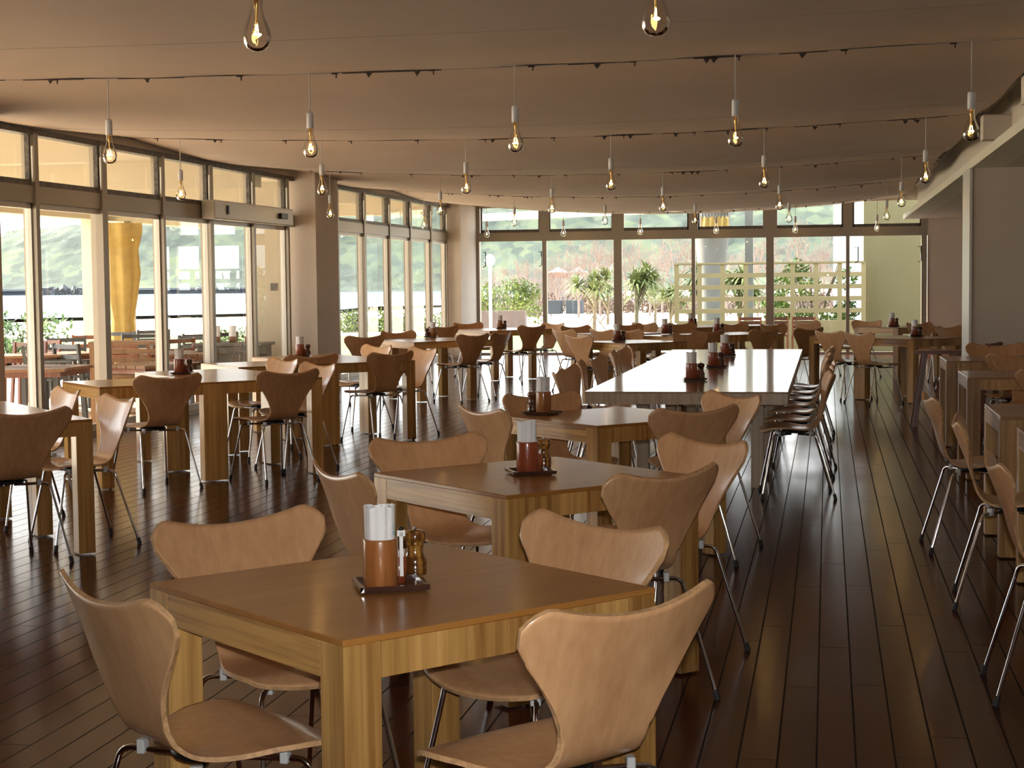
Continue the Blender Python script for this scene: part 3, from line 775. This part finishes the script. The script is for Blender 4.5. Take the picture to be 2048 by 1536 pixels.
def condiments(p, deg, where, red=False, z0=.72, cup=None, mill=None, card=False, dark=False, pick=True, two=False, cxy=(-.022, -.012), mxy=(.048, .035)):
    a = math.radians(deg); ca, sa = math.cos(a), math.sin(a); K = 1.17
    def w(x, y): return (p[0]+x*ca-y*sa, p[1]+x*sa+y*ca)
    def put(*q):
        o = place(*q); o.scale = (K, K, K); return o
    cu = (cup[0], cup[1]) if cup else w(*cxy); mi_ = (mill[0], mill[1]) if mill else w(*mxy)
    place('tray', make_tray, 'dark lacquer tray ' + where, 'tray', (*w(0, 0), z0), a, 'dark trays on the tables')
    k = 'cupred' if red else 'cup'
    put(k, make_cup(k), ('red-brown' if red else 'brown') + ' wooden napkin cup ' + where, 'napkin holder', (*cu, z0+.009), a, 'wooden napkin cups')
    put('napkins', make_napkins, 'rolled white paper napkins ' + where, 'napkins', (*cu, z0+.016), a, 'napkin bundles')
    mk = 'milldark' if dark else 'mill'
    put('m'+mk, make_mill(mk), ('dark' if dark else 'golden') + ' turned pepper mill ' + where, 'pepper mill', (*mi_, z0+.009), a, 'pepper mills')
    cd_ = Vector((cu[0]-p[0], cu[1]-p[1]))
    if pick: put('pick', make_pick, 'small wooden toothpick cup ' + where, 'small cup', (cu[0]+.048*ca-.030*sa, cu[1]+.048*sa+.030*ca, z0+.009), a, 'toothpick cups')
    if card: put('card', make_tag, 'narrow white stick with black cap ' + where, 'stick', (cu[0]+.0505*ca-.012*sa, cu[1]+.0505*sa+.012*ca, z0+.012), a)
    if two: put('m'+mk, make_mill(mk), 'second pepper mill ' + where, 'pepper mill', (*w(-.045, .045), z0+.009), a, 'pepper mills')
p = unp(781, 1167, .73); condiments((p.x, p.y), 24, 'on the foreground table', False, cup=unp(762, 1170, .73), mill=unp(831, 1147, .73), card=True, pick=True)
p = unp(1061, 942, .73); condiments((p.x, p.y), 24, 'on the second table', True, cup=unp(1055, 942, .73), mill=unp(1088, 934, .73))
p = unp(1084, 825, .73); condiments((p.x, p.y), -20, 'on the third table', False, cup=unp(1087, 824, .73), mill=unp(1065, 823, .73), dark=True, pick=False)
p = unp(1389, 760, .72); condiments((p.x, p.y), 10, 'on the long table, nearest of its three', True, dark=True)
p = unp(1431, 734, .72); condiments((p.x, p.y), 10, 'on the long table, middle of its three', True, dark=True)
p = unp(1454, 712, .72); condiments((p.x, p.y), 5, 'on the long table, farthest of its three', True, dark=True)
p = unp(365, 748, .72); condiments((p.x, p.y), 10, 'on the tables before the sliding doors', True, dark=True)
p = unp(605, 713, .72); condiments((p.x, p.y), 10, 'in front of the brown column', True, dark=True)
p = unp(862, 675, .72); condiments((p.x, p.y), 185, 'on the wider table by the second glass wall', False, dark=True)
p = unp(1003, 657, .72); condiments((p.x, p.y), 5, 'on the table nearest the corner column', False, dark=True)
p = unp(1238, 682, .72); condiments((p.x, p.y), 5, 'on the table beyond the left of the long table', True, dark=True)
p = unp(1333, 668, .72); condiments((p.x, p.y), 5, 'on the left table beyond the long table end', True, dark=True, two=True)
p = unp(1437, 666, .72); condiments((p.x, p.y), 5, 'on the right table beyond the long table end', True, dark=True, two=True)
p = unp(1384, 653, .72); condiments((p.x, p.y), 5, 'on the far table under the lattice screen', True, dark=True)
p = unp(1833, 673, .72); condiments((p.x, p.y), 5, 'on the near table before the olive wall', True, dark=True)
p = unp(1787, 653, .72); condiments((p.x, p.y), 5, 'on the small far table under the olive wall', True, dark=True)

# ------------------------------------------------------------------ outside: ground, terrace, garden
from mathutils import noise as mnoise
def grid(name, mat, x0, x1, y0, y1, nx, ny, zf, smooth=True):
    vs = [(x0+(x1-x0)*i/nx, y0+(y1-y0)*j/ny, zf(x0+(x1-x0)*i/nx, y0+(y1-y0)*j/ny)) for j in range(ny+1) for i in range(nx+1)]
    fs = [(j*(nx+1)+i, j*(nx+1)+i+1, (j+1)*(nx+1)+i+1, (j+1)*(nx+1)+i) for j in range(ny) for i in range(nx)]
    o = MB().add(vs, fs, 0, smooth).build(name, mat); o['kind'] = 'structure'; return o
struct('ground_terrace', MB().box(-12.6, -6.99, -6, 31.2, -.30, -.17), 'deck', 'pale terrace deck outside the doors')
struct('ground_patio', MB().box(-12.6, 6, 31.2, 36.5, -.30, -.17), 'concrete', 'paved strip outside the end windows')
grid('ground_lawn', 'grass', -22, 6, 31.2, 47, 24, 14, lambda x, y: -.16 + (.02*mnoise.noise(Vector((x*.3, y*.3, 0))) if y > 37 else 0) - (.0 if y > 36.6 or x < -6.6 else .03))
grid('ground_sand', 'sand', -260, 60, -20, 330, 60, 60, lambda x, y: -.34 - max(0, (-x-12))*.012 - max(0, y-60)*.009)
struct('sea_bay', MB().add([(-500, 60, -1.2), (-70, 112, -1.2), (-44, 140, -1.2), (-62, 300, -1.2), (-40, 460, -1.2), (-600, 460, -1.2)], [(0, 1, 2, 3, 4, 5)]), 'sea', 'pale turquoise water of the bay')
def hillz(x, y):
    prof = smooth_tab([(-330, 13), (-262, 15), (-225, 21), (-190, 27), (-150, 31), (-110, 29), (-70, 27), (-20, 25), (40, 23), (120, 20)], x)
    k = max(0, min(1, (y-403)/60)); k = k*k*(3-2*k)
    b = mnoise.fractal(Vector((x*.03, y*.03, 1)), 1, 2, 4)*1.8*k + mnoise.noise(Vector((x*.22, y*.22, 3)))*.9*k 
    return -1.5 + prof*k + b
grid('hill_ridge', 'hill', -330, 120, 402, 490, 420, 80, hillz)['label'] = 'wooded hill across the bay'
q = MB(); a = at(-60, 590, 400); b = at(640, 590, 400)
q.box(a.x, b.x, 398, 402, -2.2, -.15)
struct('quay_wall', q, 'quay', 'long grey harbour wall across the water')
struct('quay_parapet', MB().box(a.x, b.x, 397.5, 402, -.15, .35), 'quaywhite', 'white top of the harbour wall')
rk = MB(); rr = random.Random(5)
for i in range(160):
    p = at(rr.uniform(92, 190), 590, 394); s_ = rr.uniform(.5, 1.2); z = rr.uniform(-2, .1)
    mt = Matrix.Translation((p.x, 394+rr.uniform(-2, 2), z)) @ Matrix.Rotation(rr.uniform(0, 3), 4, Vector((rr.random(), rr.random(), rr.random())).normalized())
    rk.box(-s_, s_, -s_*.7, s_*.7, -s_*.6, s_*.6, mat=mt)
tag(rk.build('rock_armour', 'rock'), 'heap of pale boulders along the harbour wall', 'rocks', kind='stuff')

# terrace roof
t = thing('terrace_roof', 'cream slab roof with beams over the outdoor terrace', 'roof', (-9.6, 12, 0))
MB().box(-2.9, 2.6, -17, 19.5, 2.96, 3.12).build('slab', 'extcream', t)
MB().box(-2.6, -2.3, -17, 19.5, 2.50, 2.96).build('edge_beam', 'extcream', t)
for y in (-6, -1.4, 3.2, 7.8, 12.4, 17.0): MB().box(-2.3, 2.6, y-.12, y+.12, 2.62, 2.96).build('cross_beam', 'extcream', t)
for i, px in enumerate((186, 545)):
    p = atx(px, 560, -12.05)
    tag(MB().box(p.x-.13, p.x+.13, p.y-.13, p.y+.13, -.17, 2.5).build('terrace_post', 'extcream'), 'cream square post holding the terrace roof, %s' % ('seen through the left doors' if i == 0 else 'seen through the right-hand door'), 'post')
p = atx(243, 560, -11.7)
mb = MB(); n = 36; lv = [(.0, .16), (.25, .17), (.5, .20), (.9, .17), (1.3, .24), (1.7, .30), (2.1, .27), (2.4, .34), (2.55, .34)]
vs = []; fs = []
for j, (z, r) in enumerate(lv):
    for k in range(n):
        a = 2*math.pi*k/n; q = r*(1+.13*math.sin(a*6+j*.2)+.06*math.sin(a*11+z)); vs.append((p.x+q*math.cos(a), p.y+q*math.sin(a), -.1+z))
for j in range(len(lv)-1):
    for k in range(n): a = j*n+k; b = j*n+(k+1) % n; fs.append((a, b, b+n, a+n))
tag(MB().add(vs, fs, 0, True).build('canvas_curtain', 'curtain'), 'yellow canvas curtain bundled around a terrace post', 'curtain')
tag(MB().box(p.x-.06, p.x+.06, p.y+.3, p.y+.42, -.17, 2.5).build('terrace_post', 'extcream'), 'slim cream post behind the bundled yellow curtain', 'post')
p = atx(552, 580, -7.35)
o = thing('service_wall', 'cream wall end with a small grey switch plate beyond the glass door', 'wall', (p.x, p.y, 0))
MB().box(-.35, .12, -.15, .15, -.17, 2.6).build('wall_body', 'extcream', o); MB().box(-.02, .07, -.165, -.15, 1.32, 1.42).build('switch_plate', 'darkframe', o)

# outdoor furniture on the terrace
def make_out_table():
    t = thing('terrace_table', '', 'table')
    for k in range(6): MB().box(-.45, .45, -.42+k*.142, -.29+k*.142, .69, .72).build('top_slat', 'teak', t)
    MB().box(-.40, .40, -.38, .38, .63, .69).build('underframe', 'redwood', t)
    for sx in (-1, 1):
        for sy in (-1, 1): MB().bar((sx*.34, sy*.30, .66), (sx*.36, sy*.33, 0), .05, .05).build('leg', 'greychair', t)
    return t
def make_out_chair(mat='greychair'):
    def f():
        t = thing('terrace_armchair', '', 'chair')
        for sx in (-1, 1):
            MB().bar((sx*.25, -.20, 0), (sx*.25, -.30, .86), .035, .04).build('back_post', mat, t)
            MB().bar((sx*.25, .24, 0), (sx*.25, .22, .64), .035, .04).build('front_leg', mat, t)
            MB().bar((sx*.25, -.27, .645), (sx*.25, .27, .65), .05, .025).build('armrest', mat, t)
        for z in (.56, .69, .82): MB().box(-.24, .24, -.29, -.27, z-.028, z+.028, mat=Matrix.Translation((0, -.02*(z-.56)/.26, 0))).build('back_rail', mat, t)
        for k in range(5): MB().box(-.24, .24, -.22+k*.095, -.15+k*.095, .42, .44).build('seat_slat', mat, t)
        return t
    return f
og = 'outdoor tables on the terrace'; cg = 'outdoor armchairs on the terrace'
tabs = [(80, 733, .55), (160, 735, .55), (40, 709, .55), (120, 706, .55), (395, 727, .55), (350, 704, .55), (450, 705, .55), (250, 700, .55)]
for i, (px, py, z) in enumerate(tabs):
    p = unp(px, py, z)
    if p.x > -7.9: p.x -= .6
    place('otable', make_out_table, 'wooden outdoor table on the terrace, %s' % ['nearest at the far left', 'beside the leftmost door stile', 'second row at the far left', 'second row beyond the wide stile', 'behind the middle door panes', 'far one behind the middle panes', 'near the automatic door', 'beside the slatted cabinet'][i], 'table', (p.x, p.y, -.17), .3*i, og)
rr = random.Random(11)
chs = [(60, 685), (130, 680), (170, 690), (30, 690), (225, 668), (285, 672), (330, 680), (380, 676), (415, 672), (350, 690), (300, 662), (455, 682), (175, 672), (100, 694), (480, 668), (240, 690)]
for i, (px, py) in enumerate(chs):
    p = unp(px, py, .66)
    if p.x > -8.0: p.x -= .5
    kk = 'greychair' if i % 3 else 'redwood'
    place('och'+kk, make_out_chair(kk), ('charcoal' if i % 3 else 'red-brown') + ' slat-back armchair on the terrace, ' + ['first', 'second', 'third', 'fourth', 'fifth', 'sixth', 'seventh', 'eighth', 'ninth', 'tenth', 'eleventh', 'twelfth', 'thirteenth', 'fourteenth', 'fifteenth', 'sixteenth'][sorted(range(16), key=lambda q: chs[q][0]).index(i)] + ' from the left', 'chair', (p.x, p.y, -.17), rr.uniform(0, 6.28), cg)
p = unp(258, 762, -.17); c_ = at(258, 700, 18.0)
o = thing('slatted_cabinet', 'open wooden cabinet with horizontal slats on the terrace', 'cabinet', (c_.x, 18.0, -.17), .25)
MB().box(-.42, .42, -.25, .25, .90, .94).build('top', 'teak', o)
for sx in (-1, 1):
    for sy in (-1, 1): MB().box(sx*.38-.03, sx*.38+.03, sy*.21-.03, sy*.21+.03, 0, .90).build('post', 'teakz', o)
for k in range(6): MB().box(-.36, .36, -.235, -.215, .30+k*.10, .355+k*.10).build('slat', 'teak', o)
MB().box(-.36, .36, -.2, .2, .24, .27).box(-.36, .36, -.2, .2, .55, .57).build('shelf', 'teak', o)
mb = MB()
for x in (-.18, 0, .18): mb.box(x-.012, x+.012, -.23, -.21, .0, .27)
mb.box(-.36, .36, -.23, -.21, .10, .125); mb.build('lattice', 'teakz', o)
c_ = at(480, 700, 20.6); c_.x = min(c_.x, -7.4)
o = thing('terrace_sideboard', 'grey sideboard with jars outside the automatic door', 'sideboard', (c_.x, 20.6, -.17))
MB().box(-.5, .35, -.25, .25, 0, .78).build('cabinet_body', 'concrete', o, .01); MB().box(-.54, .39, -.28, .28, .78, .82).build('top', 'concrete', o, .005)
for i in range(3):
    j = place('jar', lambda: (lambda q: (MB().lathe([(0, 0), (.05, 0), (.052, .08), (0, .08)], 14).build('jar_base', 'teakz', q), MB().lathe([(0, .22), (.045, .22), (.048, .20), (.048, .08)], 14).build('jar_lid', 'paper', q), q)[2])(thing('canister', '', 'canister')), 'pale canister on the grey sideboard, %s of three' % ['left', 'middle', 'right'][i], 'canister', (c_.x-.3+i*.22, 20.55, .65), 0, 'canisters on the sideboard')

# lattice screen of hollow blocks, Y = 34
Y0 = 34.0; xa = at(1353, 600, Y0).x; bw = (at(1727, 600, Y0).x-xa)/8; zt = at(1540, 524, Y0).z; rh = 23.1*34/3300*1.02
mb = MB(); th = .10
zb = -.17
mb.box(xa, xa+8*bw, Y0, Y0+th, zb, zt-5*rh-.02); mb.box(xa-.02, xa+8*bw+.02, Y0-.02, Y0+th+.02, zt-.035, zt)
for r in range(6):
    z = zt-.02-r*rh; mb.box(xa, xa+8*bw, Y0+.001, Y0+th-.001, z-.045-(.0 if r else -.02), z+(.045 if r else .0))
for c in range(9):
    x = xa+c*bw; mb.box(x-.045, x+.045, Y0+.002, Y0+th-.002, zt-5*rh-.02, zt-.02)
tag(mb.build('lattice_screen', 'block'), 'beige pierced block screen wall outside the end windows', 'screen wall')
xo = at(1727, 600, 34.3).x
tag(MB().box(xo, 6, 34.3, 34.6, -.2, 3.6).build('annex_wall', 'olive'), 'olive plaster wall outside the rightmost window', 'wall')
tag(MB().box(at(1668, 500, 41).x, at(1735, 500, 41).x, 41, 44, -.3, 4.6).build('white_wall', 'roofwhite'), 'sunlit white wall behind the screen', 'wall')
# tapered post with gathered yellow canvas
t = thing('tapered_post', 'thick tapered concrete post behind the screen', 'post', (at(1424, 600, 38).x, 38, -.2))
MB().box(-.03, .03, -.03, .03, 0, .1).lathe([(.26, 0), (.27, 1.2), (.34, 2.1), (.42, 2.9), (.44, 3.4)], 12).build('post_body', 'concrete', t)
tag(MB().box(at(1490, 500, 39).x, at(1506, 500, 39).x, 39, 39.2, -.2, 3.5).build('slim_post', 'concrete'), 'slim grey post right of the tapered one', 'post')
x0 = at(1402, 440, 37.2).x; x1 = at(1458, 440, 37.2).x; vs = []; fs = []; n = 40
for j, z in enumerate((2.82, 2.72, 2.6, 2.46)):
    for i in range(n+1):
        u = i/n; vs.append((x0+(x1-x0)*u, 37.2+.05*math.sin(u*30+j*.3), z-(.05*abs(math.sin(u*24)) if j == 0 else 0)))
for j in range(3):
    for i in range(n): a = j*(n+1)+i; fs.append((a, a+1, a+n+2, a+n+1))
t = thing('gathered_curtain', 'short yellow canvas gathered on hooks at the top of the end window', 'curtain', (0, 0, 0))
MB().add(vs, fs, 0, True).build('canvas', 'curtain', t)
mb = MB(); mb.bar((x0-.2, 37.2, 2.95), (x1+.2, 37.2, 2.95), .02, .02)
for i in range(9): x = x0+(x1-x0)*(i+.5)/9; mb.bar((x, 37.2, 2.95), (x, 37.2, 2.76), .015, .015)
mb.build('rail', 'blackmetal', t)
a = at(930, 437, 52); b = at(1535, 408, 36.2)
tag(MB().bar(a, b, .25, .22).bar((a.x, a.y, a.z+.9), (b.x, b.y, b.z+.65), .3, .2).build('pergola_beam', 'extcream'), 'pair of cream beams crossing above the garden', 'beam')
# garden things
p = at(980, 520, 45)
t = thing('garden_lamp', 'white globe lamp on a pale pole in the garden', 'lamp', (p.x, 45, -.17))
MB().tube([(0, 0, 0), (0, 0, 2.0)], .045, 10).build('pole', 'lampwhite', t)
MB().lathe([(.0, 1.98), (.07, 1.99), (.12, 2.05), (.15, 2.15), (.12, 2.25), (.07, 2.31), (0, 2.32)], 18).build('globe', 'lampwhite', t)
a = at(952, 650, 50); b = at(1050, 650, 50)
tag(MB().box(a.x, b.x, 50, 50.3, -.4, .48).build('garden_wall', 'brick'), 'low pink garden wall left of the lawn', 'wall')
a = at(1062, 600, 160); b = at(1172, 600, 160); zf = lambda y: at(1100, y, 160).z
t = thing('far_house', 'pinkish flat house with white pyramid roofs and orange boxes', 'house', (a.x, 160, 0)); w_ = b.x-a.x
MB().box(0, w_, 0, 6, zf(612), zf(556)).build('wall', 'housewall', t)
for x0_, x1_ in ((.30, .58), (.70, .92)):
    MB().box(w_*x0_, w_*x1_, 0.2, 4, zf(556), zf(545)).build('roof_box', 'terracotta', t)
    xm = w_*(x0_+x1_)/2; z0_, z1_ = zf(545), zf(534)
    MB().add([(w_*x0_, 0, z0_), (w_*x1_, 0, z0_), (w_*x1_, 4, z0_), (w_*x0_, 4, z0_), (xm, 2, z1_)], [(0, 1, 4), (1, 2, 4), (2, 3, 4), (3, 0, 4)]).build('pyramid_roof', 'roofwhite', t)
for x0_, x1_ in ((.12, .42), (.56, .88)):
    MB().box(w_*x0_, w_*x1_, -.08, 0.05, zf(578), zf(569)).build('window_band', 'darkframe', t)
p = at(1072, 632, 90)
for i in range(2): place('tank', lambda: (lambda q: (MB().box(-.45, .45, -.4, .4, 0, .75).build('box_body', 'quay', q, .02), q)[1])(thing('garden_box', '', 'box')), 'bluish box standing beyond the lawn, %s one' % ('left' if i == 0 else 'right'), 'box', (at(1108+i*42, 632, 90).x, 90, at(1100, 628, 90).z), 0, 'boxes beyond the lawn')

def make_pandanus(seed, nb=110, R_=.85, H_=1.5):
    def f():
        rr = random.Random(seed); t = thing('pandanus_tree', '', 'tree')
        tr = MB(); heads = [Vector((0, 0, H_))]
        tr.tube([(0, 0, 0), (.03, 0, H_*.5), (0, 0, H_)], [.07, .055, .05], 7)
        for k in range(3):
            a = rr.uniform(0, 6.28); e = Vector((math.cos(a)*.55, math.sin(a)*.35, H_-.1+rr.uniform(-.25, .3)))
            tr.tube([(0, 0, H_*.45), tuple(e*.5+Vector((0, 0, H_*.3))), tuple(e)], [.045, .04, .035], 6); heads.append(e)
            a2 = a+1; tr.tube([(0, 0, H_*.35), (math.cos(a2)*.45, math.sin(a2)*.3, 0)], .018, 5)
        tr.build('trunk', 'bark', t)
        lf = MB()
        for h in heads:
            for k in range(nb):
                a = rr.uniform(0, 6.28); el = rr.uniform(-.2, 1.3); L_ = R_*rr.uniform(.55, 1.0); w = .028
                d = Vector((math.cos(a)*math.cos(el), math.sin(a)*math.cos(el), math.sin(el))); s_ = Vector((-math.sin(a), math.cos(a), 0))*w
                p0 = h; p1 = h+d*L_*.5; p2 = h+d*L_*.95+Vector((0, 0, -L_*.35*rr.uniform(.5, 1.3)))
                lf.add([p0-s_, p0+s_, p1+s_, p1-s_, p2+s_*.1, p2-s_*.1], [(0, 1, 2, 3), (3, 2, 4, 5)])
        lf.build('blades', 'leaf2', t)
        return t
    return f
for i, (px, Y, s_, lab) in enumerate(((1188, 55, 1.05, 'spiky pandanus tree left of the thick window post'), (1272, 46, 1.05, 'tall spiky pandanus just right of the thick window post'), (1342, 50, .8, 'small pandanus at the left end of the lattice screen'), (1410, 44, 1.1, 'pandanus showing behind the tapered post'), (1478, 43, 1.0, 'pandanus behind the screen, right of the tapered post'), (1215, 62, .85, 'farther small pandanus beside the lawn'), (1310, 62, .8, 'farther pandanus between the tall one and the screen'))):
    o = place('pand%d' % (i % 3), make_pandanus(i % 3+1), lab, 'tree', (at(px, 600, Y).x, Y, -.3), i*1.3, 'pandanus trees in the garden'); o.scale = (s_, s_, s_)
def make_shrub(seed, n, R_, H_, leaf, mat):
    def f():
        rr = random.Random(seed); t = thing('leafy_shrub', '', 'shrub')
        st = MB()
        for k in range(9):
            a = rr.uniform(0, 6.28); st.tube([(0, 0, 0), (math.cos(a)*R_*.4, math.sin(a)*R_*.3, H_*.5), (math.cos(a)*R_*.8, math.sin(a)*R_*.5, H_*.85)], [.03, .02, .01], 5)
        st.build('stems', 'bark', t)
        lf = MB()
        cl = [(rr.uniform(-1, 1)*R_, rr.uniform(-.6, .6)*R_, H_*rr.uniform(.15, 1)) for _ in range(14)]
        for k in range(n):
            c_ = cl[k % 14]; v = Vector((rr.gauss(0, 1), rr.gauss(0, 1), rr.gauss(0, 1))).normalized()*R_*.38*rr.uniform(.5, 1)
            q = Vector(c_)+v; d = Vector((rr.gauss(0, 1), rr.gauss(0, 1), rr.gauss(0, 1))).normalized()*leaf; e = d.cross(Vector((rr.random(), rr.random(), 1))).normalized()*leaf*.5
            lf.add([q-d, q+e, q+d, q-e], [(0, 1, 2, 3)])
        lf.build('leaves', mat, t)
        return t
    return f
place('vine', make_shrub(5, 2600, .75, 2.2, .055, 'leaf'), 'bright green climbing shrub behind the right half of the screen', 'shrub', (at(1625, 600, 36.4).x, 36.4, -.2))
place('vine', make_shrub(5, 2600, .75, 2.2, .055, 'leaf'), 'smaller green shrub behind the thick right post', 'shrub', (at(1570, 600, 37.6).x, 37.6, -.9), 2)
place('bush', make_shrub(6, 1500, 1.1, 1.1, .07, 'leaf'), 'green shrub above the low pink wall', 'shrub', (at(1025, 600, 53).x, 53, .1), 0)
place('bush', make_shrub(6, 1500, 1.1, 1.1, .07, 'leaf'), 'green shrub at the left edge of the end windows', 'shrub', (at(965, 600, 55).x, 55, -.2), 2)
place('bush', make_shrub(6, 1500, 1.1, 1.1, .07, 'leaf'), 'leafy shrub on the beach behind the automatic door', 'shrub', (at(465, 640, 34).x, 34, -.9), 3)
place('bush', make_shrub(6, 1500, 1.1, 1.1, .07, 'leaf'), 'leafy shrub on the beach at the far left', 'shrub', (at(22, 600, 34).x, 34, -.5), 4)
for i in range(5):
    place('bush', make_shrub(6, 1500, 1.1, 1.1, .07, 'leaf'), 'low shrub seen through the second glass wall, %s from the left' % ORD[i].replace('nearest', 'first'), 'shrub', (at((700, 745, 790, 830, 860)[i], 640, 58).x, 58, -1.0), i, 'shrubs beyond the second glass wall')
def make_bare(seed):
    def f():
        rr = random.Random(seed); t = thing('bare_tree', '', 'tree'); mb = MB()
        def br(p, d, L_, r, lv):
            q = p+d*L_; mb.tube([p, p+d*L_*.5+Vector((rr.uniform(-.05, .05)*L_, 0, 0)), q], [r, r*.8, r*.6], 4, cap=False)
            if lv == 0: return
            for k in range(4 if lv > 1 else 5):
                nd = (d+Vector((rr.gauss(0, .55), rr.gauss(0, .4), rr.uniform(-.1, .5)))).normalized()
                br(p+d*L_*rr.uniform(.55, 1), nd, L_*rr.uniform(.45, .75), r*.5, lv-1)
        br(Vector((0, 0, 0)), Vector((0, 0, 1)), 2.3, .08, 4)
        mb.build('branches', 'deadbark', t)
        return t
    return f
rr = random.Random(21)
for i in range(64):
    px = 955+i*14+rr.uniform(-9, 9); Y = rr.uniform(82, 135)
    o = place('bare%d' % (i % 4), make_bare(i % 4), 'leafless brown tree in the belt of bare trees behind the garden', 'tree', (at(px, 600, Y).x, Y, -1.0-(Y-60)*.006), rr.uniform(0, 6), 'leafless trees behind the garden')
    s_ = rr.uniform(.75, 1.25)*Y/110*(1.0 if px > 1150 else .8); o.scale = (s_*1.1, s_*1.1, s_)
for i in range(26):
    px = 950+i*34+rr.uniform(-9, 9); Y = rr.uniform(88, 125)
    o = place('under', make_shrub(9, 900, 1.6, 1.3, .12, 'deadred'), 'rusty brown undergrowth shrub below the bare trees', 'shrub', (at(px, 600, Y).x, Y, -1.2), rr.uniform(0, 6), 'rusty shrubs below the bare trees')

# the flash of the camera that took the photograph
fl = bpy.data.lights.new('camera_flash', 'AREA'); fo = bpy.data.objects.new('camera_flash', fl); col.objects.link(fo)
fl.shape = 'RECTANGLE'; fl.size = .05; fl.size_y = .025; fl.energy = 16; fl.color = (1, .97, .93); fl.spread = math.radians(100)
fo.matrix_world = cam.matrix_world.copy(); fo.location = (.02, -.02, EYE+.07)
